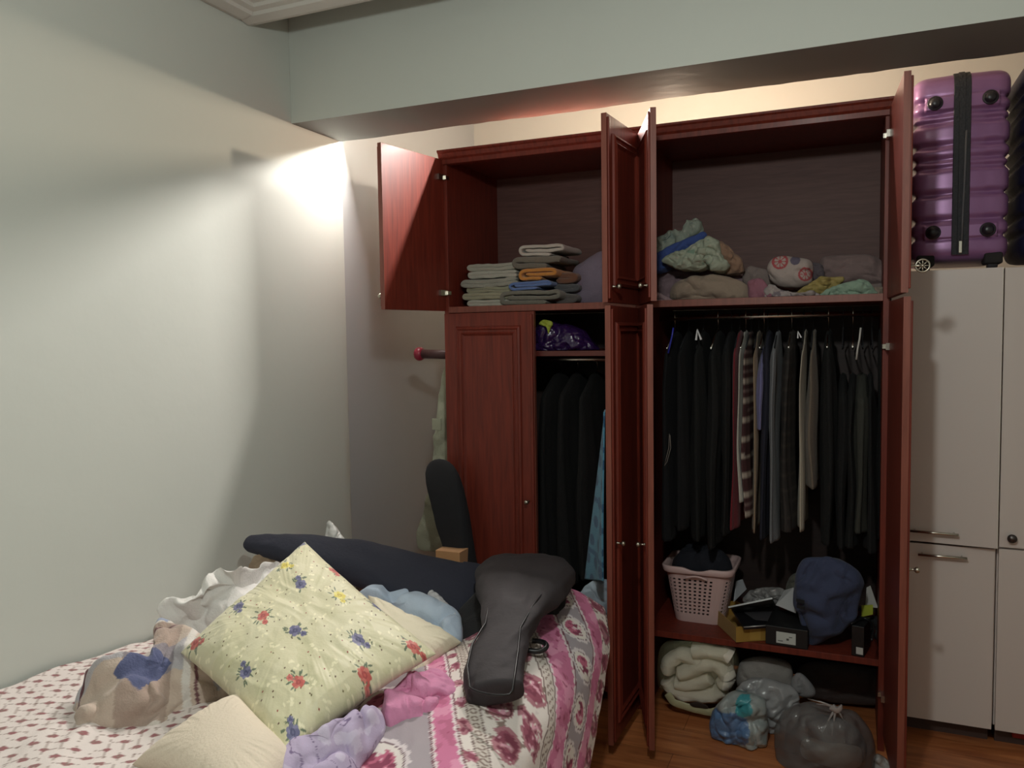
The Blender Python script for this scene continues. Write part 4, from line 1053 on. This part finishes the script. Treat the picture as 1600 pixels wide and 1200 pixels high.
linen('bed_linen', [(1192, 456), (1204, 446), (1225, 456), (1250, 458), (1276, 456), (1280, 466), (1240, 471), (1200, 470)], 3.185, M_pr, 'white and grey print cloth crumpled right of the pink one', 'cloth', .03, .013, 24, 13, (1, 0, .2), 3, flower_white((150, 140, 138), [(112, 102, 108), (166, 156, 150)], 45))
def wheels(V):
    C = np.zeros((len(V), 3)); C[:] = lin((166, 152, 146))
    for (px, py, r, c) in ((1218, 408, .030, (160, 74, 78)), (1258, 428, .026, (160, 74, 78)), (1242, 406, .018, (96, 88, 104)), (1196, 432, .012, (100, 92, 104)), (1278, 410, .014, (170, 62, 66))):
        q = A('y', 3.22, px, py); dx, dz = V[:, 0]-q[0], V[:, 2]-q[2]; d = np.sqrt(dx*dx+dz*dz)/r; a_ = np.arctan2(dz, dx)
        m = ((d < 1) & (d > .72)) | ((d < .8) & (np.cos(8*a_) > .55)) | (d < .25)
        if r > .02: C[m] = lin(c)
        else: C[(d < 1)] = lin(c)
    n = fbm(V*60, 3, 2); C[n > .62] = lin((120, 110, 116)); return C
linen('pillow', [(1200, 430), (1202, 412), (1216, 402), (1240, 402), (1266, 408), (1270, 426), (1266, 444), (1240, 450), (1214, 446)], 3.27, M_pr, 'white cloth bundle printed with red wheels in the middle of the shelf', 'cloth', .05, .010, 14, 14, (0, 0, 1), 2.5, wheels)
linen('pillow', [(1280, 436), (1282, 408), (1300, 400), (1340, 398), (1372, 404), (1384, 424), (1386, 446), (1330, 448)], 3.42, fab((128, 108, 106)), 'dusty taupe pillow at the back right of the upper compartment', 'pillow', .07, .012, 12, 15)
linen('bed_linen', [(1262, 420), (1270, 410), (1284, 414), (1288, 432), (1278, 442), (1266, 440)], 3.31, fab((84, 76, 82)), 'small dark grey printed cloth between wheel bundle and taupe pillow', 'cloth', .03, .01, 26, 16, (0, 0, 1), 3)
linen('bed_linen', [(1244, 458), (1262, 446), (1280, 434), (1312, 432), (1318, 438), (1300, 452), (1276, 462), (1256, 464)], 3.235, fab((150, 132, 76), .6), 'mustard yellow shiny cloth in the front middle of the shelf', 'cloth', .03, .014, 20, 17, (1, 0, .5), 3)
linen('bed_linen', [(1280, 464), (1296, 450), (1330, 440), (1352, 438), (1366, 450), (1368, 462), (1330, 468)], 3.20, fab((134, 156, 138)), 'mint green cloth at the front right of the shelf', 'cloth', .03, .014, 20, 18, (1, 0, .35), 3)
linen('bed_linen', [(1350, 466), (1362, 454), (1384, 450), (1388, 466)], 3.26, fab((140, 126, 112)), 'small beige cloth at the right end of the shelf', 'cloth', .03, .010, 22, 19, (1, 0, .2), 3)
linen('bed_linen', [(1022, 474), (1024, 458), (1040, 462), (1052, 470), (1048, 476)], 3.2, fab((140, 118, 122)), 'small mauve cloth corner at the left front of the shelf', 'cloth', .02, .010, 26, 20, (1, 0, .2), 3)

# ================================================================== LOWER RIGHT: basket, box, bags on the bottom board
ZD = .3435
def basket():
    xc = A('y', 3.24, 1087, 930)[0]; Yf, Yb_ = 3.27, 3.52
    zr_ = A('y', 3.24, 1085, 890)[2]; H = zr_-ZD
    t = empty('laundry_basket', (xc, 3.39, ZD), 'pale pink plastic laundry basket with square holes, full of dark clothes', 'basket')
    M = mat('pink_plastic', (206, 176, 174), .5)
    hx0 = A('y', 3.27, 1126, 960)[0]-A('y', 3.27, 1087, 960)[0]; hx1 = (A('y', 3.24, 1139, 890)[0]-A('y', 3.24, 1033, 880)[0])/2
    def ring(z_, n, ex=0):
        f = z_/H; hx = hx0+(hx1-hx0)*f+ex; hy = (.095+.03*f)+ex; r = .045
        segs = []; # perimeter by arclength
        pts = []
        for (cx_, cy_, a0) in ((hx-r, -(hy-r), -90), (hx-r, hy-r, 0), (-(hx-r), hy-r, 90), (-(hx-r), -(hy-r), 180)):
            for a_ in np.linspace(a0, a0+90, 12): pts.append((cx_+r*math.cos(math.radians(a_)), cy_+r*math.sin(math.radians(a_))))
        pts = np.array(pts+[pts[0]]); d = np.concatenate([[0], np.cumsum(np.linalg.norm(np.diff(pts, axis=0), axis=1))])
        q = np.linspace(0, d[-1], n, endpoint=False)
        return np.stack([xc+np.interp(q, d, pts[:, 0]), 3.39+np.interp(q, d, pts[:, 1]), np.full(n, ZD+z_)], 1)
    n = 84
    lv = [0, .012, .03]; z_ = .03; rows = 10
    step = (H*.78-.03)/(2*rows)
    kinds = [0, 0]
    for k in range(rows*2): z_ += step*(1.0); lv.append(z_); kinds.append(1 if k % 2 else 0)
    lv += [H*.86, H*.9]; kinds += [0, 0]
    V = np.vstack([ring(z0, n) for z0 in lv]); F = []
    for i in range(len(lv)-1):
        for j in range(n):
            if kinds[i] == 1 and j % 2 == 1 and not (j % 21 in (0, 1, 20)): continue
            F.append((i*n+j, i*n+(j+1) % n, (i+1)*n+(j+1) % n, (i+1)*n+j))
    F.append(tuple(range(n))[::-1])
    o = mesh('basket_body', V, F, M, t, False); bm_fix(o); solid(o, .0025, 0)
    # rim: outward rolled lip with a dip at the hand grips
    pr = [(-.002, H*.88), (.010, H*.875), (.013, H*.90), (.013, H*.99), (.008, H), (.0, H*.995), (-.002, H*.90)]
    R0 = []
    for ex, z0 in pr: R0.append(ring(z0, n, ex))
    V = np.vstack(R0); 
    front = (V[:, 1] < 3.36) & (np.abs(V[:, 0]-xc) < .055)
    V[:, 2] -= np.where(front, .012*np.cos(np.clip(np.abs(V[:, 0]-xc)/.055, 0, 1)*math.pi/2), 0)*(V[:, 2] > ZD+H*.93)
    o = mesh('rim', V, gridfaces(len(pr), n, 0, True), M, t, True); bm_fix(o)
    g = [(xc+x, 3.39-.126-.0155, ZD+H*.90-.020+.012*math.cos(x/.05*math.pi/2)) for x in np.linspace(-.045, .045, 12)]
    MB().tube(g, .0045, 8).build('hand_grip', M, t, True)
    return xc, H
bxc, bH = basket()
o = lump('dark_clothes', fab((24, 26, 36), sheen=0), [np.array([bxc+.125*math.cos(q), 3.39+.085*math.sin(q), ZD+bH-.03]) for q in np.linspace(0, 2*math.pi, 14, endpoint=False)], (0, -.1, 1), .10, .16, .022, 12, 4, (1, 0, 0), 3)
tag(o, 'dark navy clothes heaped in the pink laundry basket', 'clothes')
# yellow cardboard box (open end) ---
def orient(p0, p1, z0, z1, depth):
    """frame along front bottom edge p0->p1"""
    p0 = np.array(p0, float); p1 = np.array(p1, float); e = p1-p0; L = np.linalg.norm(e[:2]); e = e/L; n = np.array([-e[1], e[0], 0])
    return (lambda v: tuple(np.array([p0[0], p0[1], 0])+e*np.array([1, 1, 0])*v[0]+n*v[1]+np.array([0, 0, v[2]]))), L
a0, a1 = A('z', ZD, 1150, 1004), A('z', ZD, 1198, 1001)
a1 = a0+(a1-a0)/np.linalg.norm(a1-a0)*.125
f, L = orient(a0, a1, 0, 0, 0)
t = empty('cardboard_box', tuple(a0), 'mustard-yellow cardboard box beside the laundry basket', 'box')
Mc = fab((160, 124, 52), .8, .1); 
for nm, (p, q) in (('side', ((0, 0, ZD+.001), (L, .003, ZD+.062))), ('side', ((0, .29, ZD+.001), (L, .293, ZD+.062))), ('side', ((0, .003, ZD+.001), (.003, .29, ZD+.062))), ('side', ((L-.003, .003, ZD+.001), (L, .29, ZD+.062))), ('bottom', ((.003, .003, ZD+.001), (L-.003, .29, ZD+.004)))):
    oo = MB().box(p, q, f).build(nm, Mc, t); bm_fix(oo)
oo = MB().box((L*.45, -.0008, ZD+.006), (L*.8, 0, ZD+.050), f).build('tape', fab((176, 142, 70), .4, 0), t); bm_fix(oo)
# dark tablet / laptop leaning open on the box
def quad(name, p4, th, mt, label, cat, parent=None):
    p4 = [np.array(p, float) for p in p4]; n = np.cross(p4[1]-p4[0], p4[3]-p4[0]); n /= np.linalg.norm(n)
    V = p4+[p-n*th for p in p4]; o = MB().add(V, [(0, 1, 2, 3), (7, 6, 5, 4), (0, 4, 5, 1), (1, 5, 6, 2), (2, 6, 7, 3), (3, 7, 4, 0)]).build(name, mt, parent); bm_fix(o)
    if cat: tag(o, label, cat)
    return o
t = empty('laptop', tuple(A('y', 3.2, 1200, 970)), 'half-open dark laptop lying on the yellow cardboard box', 'laptop')
Mdk = mat('dark_plastic', (26, 26, 30), .3); Msv = mat('silver_edge', (150, 150, 150), .3, .6)
q_base = [A('z', ZD+.070, 1162, 980), A('z', ZD+.070, 1228, 975), A('z', ZD+.072, 1215, 943), A('z', ZD+.072, 1143, 950)]
quad('keyboard_base', q_base, .010, Mdk, '', None, t)
kb = [q_base[0]*.70+q_base[2]*.30+[0, 0, .001], q_base[1]*.85+q_base[3]*.15+[0, 0, .001], q_base[2]*.9+q_base[0]*.1+[0, 0, .001], q_base[3]*.8+q_base[1]*.2+[0, 0, .001]]
quad('keyboard', kb, .001, mat('grey_keys', (70, 68, 72), .5), '', None, t)
quad('screen_lid', [A('z', ZD+.075, 1143, 952), A('z', ZD+.075, 1212, 945), A('z', ZD+.16, 1207, 936), A('z', ZD+.11, 1138, 950)], .006, Msv, '', None, t)
MB().tube([q_base[0], q_base[1]], .003, 6).build('edge_trim', Msv, t, True)
# black box with a white label
t = empty('black_box', tuple(A('z', ZD, 1230, 1012)), 'flat black box with a white label at the front of the board', 'box')
g0, g1 = A('z', ZD, 1196, 1006), A('z', ZD, 1262, 1016); f, L = orient(g0, g1, 0, 0, 0)
oo = MB().box((0, 0, ZD+.001), (L, .2, ZD+.075), f).build('box_body', mat('black_card', (22, 22, 24), .5), t); bm_fix(oo); bevel(oo, .002)
oo = MB().box((L*.26, -.001, ZD+.012), (L*.72, 0, ZD+.056), f).build('label', fab((196, 200, 196), .6, 0), t); bm_fix(oo)
oo = MB().box((L*.30, -.0015, ZD+.020), (L*.42, -.0011, ZD+.023), f).box((L*.5, -.0015, ZD+.026), (L*.56, -.0011, ZD+.034), f).box((L*.56, -.0015, ZD+.038), (L*.64, -.0011, ZD+.041), f).build('label_print', mat('grey_print', (90, 92, 92), .7), t); bm_fix(oo)
# papers, plastic, blue cloth bag, black small box, notes
quad('paper_sheet', [A('y', 3.36, 1146, 940), A('y', 3.36, 1166, 920), A('y', 3.46, 1160, 905), A('y', 3.46, 1150, 908)], .002, fab((178, 182, 188), .6, 0), 'pale paper sheet standing behind the basket', 'paper')
quad('paper_sheet', [A('y', 3.30, 1212, 945), A('y', 3.26, 1244, 958), A('y', 3.36, 1240, 918), A('y', 3.38, 1226, 922)], .002, fab((184, 184, 186), .6, 0), 'white paper sheet standing between laptop and blue bag', 'paper')
linen('plastic_bag', [(1160, 940), (1168, 926), (1190, 918), (1222, 920), (1232, 932), (1215, 944), (1180, 948)], 3.40, plastic('clear_grey_film', (150, 148, 148), .75), 'clear crinkled plastic wrap lying behind the laptop', 'plastic wrap', .04, .016, 22, 5, fl=ZD)
linen('cloth_bundle', [(1228, 925), (1232, 905), (1246, 894), (1262, 898), (1262, 925), (1245, 935)], 3.40, fab((84, 84, 76)), 'olive-grey cloth to the left of the blue cloth bag', 'cloth', .05, .014, 16, 6, fl=None)
o = linen('cloth_bag', [(1246, 960), (1238, 942), (1242, 905), (1256, 874), (1290, 870), (1318, 876), (1344, 900), (1347, 930), (1338, 966), (1316, 986), (1290, 1000), (1268, 1008), (1254, 990)], 3.22, fab((58, 65, 92), sheen=.1), 'large blue cloth bag slumped on the bottom board', 'bag', .07, .020, 9, 7, (.2, 0, 1), 3, back=.12, na=160, nr=60, fl=ZD, n=(0, -1, .2))
for k in range(2):
    oo = quad('printed_bar', [A('y', 3.155, 1244+k*1, 935+k*10), A('y', 3.150, 1257+k*1, 938+k*10), A('y', 3.150, 1257+k, 943+k*10), A('y', 3.155, 1244+k, 940+k*10)], .001, M_black, '', None, o)
quad('paper_sheet', [A('y', 3.36, 1352, 948), A('y', 3.36, 1372, 950), A('y', 3.38, 1360, 915), A('y', 3.38, 1354, 918)], .002, fab((176, 174, 170), .6, 0), 'white paper corner right of the blue cloth bag', 'paper')
quad('sticky_note', [A('y', 3.33, 1346, 964), A('y', 3.33, 1364, 960), A('y', 3.33, 1364, 945), A('y', 3.33, 1346, 946)], .002, fab((178, 186, 60), .6, 0), 'yellow-green sticky note at the right of the blue bag', 'note')
t = empty('black_box', tuple(A('z', ZD, 1345, 1020)), 'small upright black box with a tiny white tag near the right door', 'box')
g0, g1 = A('z', ZD, 1330, 1024), A('z', ZD, 1350, 1028); f, L = orient(g0, g1, 0, 0, 0); 
oo = MB().box((0, 0, ZD+.001), (L, .12, ZD+.115), f).build('box_body', mat('black_card_b', (20, 20, 22), .4), t); bm_fix(oo); bevel(oo, .002)
oo = MB().box((L*.38, -.001, ZD+.010), (L*.92, 0, ZD+.036), f).build('tag', fab((186, 184, 180), .6, 0), t); bm_fix(oo)
MB().tube([A('z', ZD+.12, x, y) for x, y in ((1330, 975), (1342, 968), (1352, 966), (1362, 972), (1366, 985), (1362, 1000))], .005, 8).build('cable', mat('black_cable', (22, 22, 24), .3), t, True)
linen('cloth_bundle', [(1352, 1015), (1352, 975), (1365, 962), (1384, 975), (1388, 1020)], 3.40, fab((26, 26, 28), sheen=0), 'black bundle at the far right of the bottom board', 'cloth', .05, .014, 14, 8, fl=ZD)

# ------------------------------------------------------------------ on the floor below the board
def duvet():
    pts = [(1032, 1072), (1030, 1045), (1034, 1012), (1052, 998), (1085, 994), (1120, 1002), (1148, 1012), (1154, 1030), (1150, 1060), (1140, 1090), (1110, 1100), (1060, 1092), (1042, 1084)]
    Y = 3.16
    t = empty('duvet_bag', tuple(A('y', 3.2, 1090, 1090)), 'cream duvet rolled up in a clear yellowish zip bag', 'bedding bag')
    Md = fab((226, 218, 204), .9)
    # rolled duvet: spiral puffs facing the viewer
    def frx(x, y, yy): return A('y', yy, x, y)
    rolls = [[(1044, 1050), (1048, 1030), (1064, 1020), (1085, 1026), (1098, 1034)], [(1060, 1052), (1080, 1046), (1098, 1036), (1118, 1034), (1132, 1044), (1138, 1058), (1128, 1072)],
             [(1042, 1058), (1050, 1074), (1070, 1082), (1095, 1084), (1120, 1084), (1134, 1076)], [(1082, 1016), (1108, 1014), (1132, 1018), (1144, 1026)], [(1056, 1064), (1074, 1066), (1095, 1062), (1112, 1056)]]
    for k, pr_ in enumerate(rolls):
        loft('duvet_fold', Md, [frx(x, y, Y+.05-.01*(k % 2)) for x, y in pr_], [.026]*len(pr_), [.05]*len(pr_), (0, 0, 1), t, .012, 16, 5+k, 2.0, 60, 36)
    lump('duvet_core', Md, Py(Y+.12, [(1042, 1078), (1040, 1040), (1055, 1015), (1095, 1008), (1138, 1016), (1146, 1045), (1136, 1082), (1090, 1090)]), (0, -1, 0), .05, .12, .008, 9, 3, (1, 0, 0), 2, t, floor=.012)
    bag = lump('clear_bag', plastic('yellowish_clear_vinyl', (200, 198, 160), .22, .2), Py(Y+.10, pts), (0, -1, .35), .15, .16, .006, 8, 6, (1, 0, .2), 4, t, squash=.35, power=3, floor=.006)
    # flap with the cut-out handle
    Vf = []; 
    fa = [A('z', .012, x, y) for x, y in ((1046, 1086), (1120, 1108), (1138, 1098), (1060, 1074))]
    rim = loft('bag_rim', fab((170, 166, 132), .5, .1), [A('y', Y-.02, x, y) for x, y in ((1042, 1082), (1052, 1098), (1078, 1106), (1110, 1114), (1128, 1108))], [.014]*5, [.004]*5, (0, 0, 1), t, .003, 10, 2, 2.2, 40, 20)
    lump('handle_hole', mat('dark_slot', (40, 26, 18), .8), Py(Y-.028, [(1078, 1099), (1090, 1097), (1104, 1102), (1106, 1107), (1094, 1106), (1082, 1104)]), (0, -1, 0), .003, .003, .0, 5, 2, parent=t, na=40, nr=8)
duvet()
linen('pillow', [(1152, 1070), (1154, 1040), (1170, 1028), (1200, 1026), (1232, 1036), (1240, 1058), (1238, 1074), (1205, 1078), (1180, 1068)], 3.30, fab((150, 144, 140)), 'off-white pillow folded under the bottom board', 'pillow', .07, .010, 9, 9, back=.1, fl=.004)
linen('cloth_bundle', [(1238, 1082), (1238, 1060), (1248, 1052), (1262, 1062), (1274, 1082), (1262, 1090)], 3.22, fab((132, 130, 132)), 'small grey cloth right of the folded off-white pillow', 'cloth', .03, .008, 14, 10, fl=.004)
linen('storage_bag', [(1250, 1082), (1250, 1040), (1300, 1034), (1370, 1046), (1392, 1062), (1392, 1100), (1300, 1096)], 3.48, fab((66, 56, 54), .7), 'dark grey-brown storage bag deep under the bottom board', 'bag', .05, .012, 8, 11, back=.1, fl=.004)
def bluepaint(V):
    C = np.zeros((len(V), 3)); C[:] = lin((156, 164, 164)); n = fbm(V*14, 9, 3)
    q = A('y', 2.98, 1138, 1140); d = np.sqrt((V[:, 0]-q[0])**2*1.2+(V[:, 2]-q[2])**2*1.6)
    C[(d+.05*n) < .095] = lin((92, 122, 162)); q2 = A('y', 2.98, 1160, 1106); d = np.sqrt((V[:, 0]-q2[0])**2+(V[:, 2]-q2[2])**2); C[(d+.03*n) < .03] = lin((70, 150, 160)); return C
M_bp = mat('thin_plastic_print', attr=True, rough=.3, bump=.7, bscale=30, spec=.6)
linen('plastic_bag', [(1112, 1150), (1110, 1122), (1118, 1102), (1140, 1082), (1160, 1080), (1190, 1090), (1198, 1112), (1200, 1150), (1196, 1168), (1172, 1177), (1148, 1170), (1128, 1160)], 3.04, M_bp, 'light blue and white plastic bag on the floor in front', 'plastic bag', .10, .020, 13, 12, (.4, 0, 1), 2.5, bluepaint, back=.08, na=170, nr=60, fl=.004)
linen('plastic_bag', [(1150, 1082), (1166, 1062), (1195, 1060), (1235, 1072), (1250, 1095), (1240, 1130), (1200, 1150), (1180, 1110)], 3.16, plastic('white_carrier_film', (158, 158, 160), .93), 'whitish crumpled carrier bag behind the light blue one', 'plastic bag', .07, .020, 13, 13, (.2, 0, 1), 2.5, back=.08, na=150, nr=50, fl=.004)
t = empty('plastic_bag', tuple(A('z', 0, 1290, 1190)), 'grey translucent plastic bag tied in a knot at the front of the floor', 'plastic bag')
Mg = plastic('grey_clear_film', (120, 116, 116), .62, .2)
o = lump('bag_body', Mg, Py(2.98, [(1212, 1170), (1214, 1130), (1228, 1108), (1262, 1096), (1300, 1106), (1335, 1112), (1362, 1145), (1368, 1185), (1350, 1225), (1290, 1240), (1225, 1225)]), (0, -1, .35), .13, .14, .018, 9, 14, (.2, 0, 1), 3, t, na=180, nr=70, floor=.004)
lump('cloth_inside', fab((150, 140, 130)), Py(2.96, [(1250, 1170), (1262, 1152), (1300, 1160), (1345, 1170), (1340, 1200), (1300, 1210), (1262, 1195)]), (0, -1, .3), .06, .06, .01, 12, 4, (1, 0, 0), 3, t, floor=.03)
lump('dark_cloth_inside', fab((44, 40, 42), sheen=0), Py(3.0, [(1225, 1160), (1240, 1120), (1300, 1118), (1345, 1145), (1350, 1190), (1290, 1215), (1235, 1200)]), (0, -1, .3), .05, .08, .01, 12, 5, (1, 0, 0), 3, t, floor=.02)
kn = A('y', 2.88, 1306, 1106)
lump('knot', plastic('knot_film', (168, 160, 158), .9), [kn+np.array(v) for v in ((-.02, 0, -.008), (-.008, 0, .012), (.004, 0, .004), (.018, 0, .016), (.020, 0, -.004), (.004, 0, -.018))], (0, -1, .2), .012, .012, .004, 30, 5, (0, 0, 1), 2, t, na=60, nr=14)
for k, (x, y) in enumerate(((1262, 1092), (1275, 1100), (1320, 1130), (1300, 1150), (1285, 1145))):
    MB().tube([kn, (kn+A('y', 2.88, x, y))/2+np.array([0, 0, .004]), A('y', 2.885, x, y)], [.005, .003, .001], 8).build('pleat', plastic('pleat_film_%d' % k, (160, 154, 154), .8), t, True)
linen('plastic_bag', [(1362, 1205), (1368, 1180), (1384, 1186), (1396, 1205), (1392, 1230), (1368, 1230)], 3.0, plastic('clear_small', (170, 168, 166), .7), 'small clear plastic bag on the floor by the right door', 'plastic bag', .03, .012, 24, 15, fl=.004)
rd = A('z', .02, 1590, 1155)
o = boxo('red_object', (rd[0]-.02, rd[1]-.01, .026), (rd[0]+.06, rd[1]+.05, .05), mat('red_plastic', (150, 40, 40), .5), None, .006); tag(o, 'small red plastic piece under the right cabinet edge', 'plastic piece')
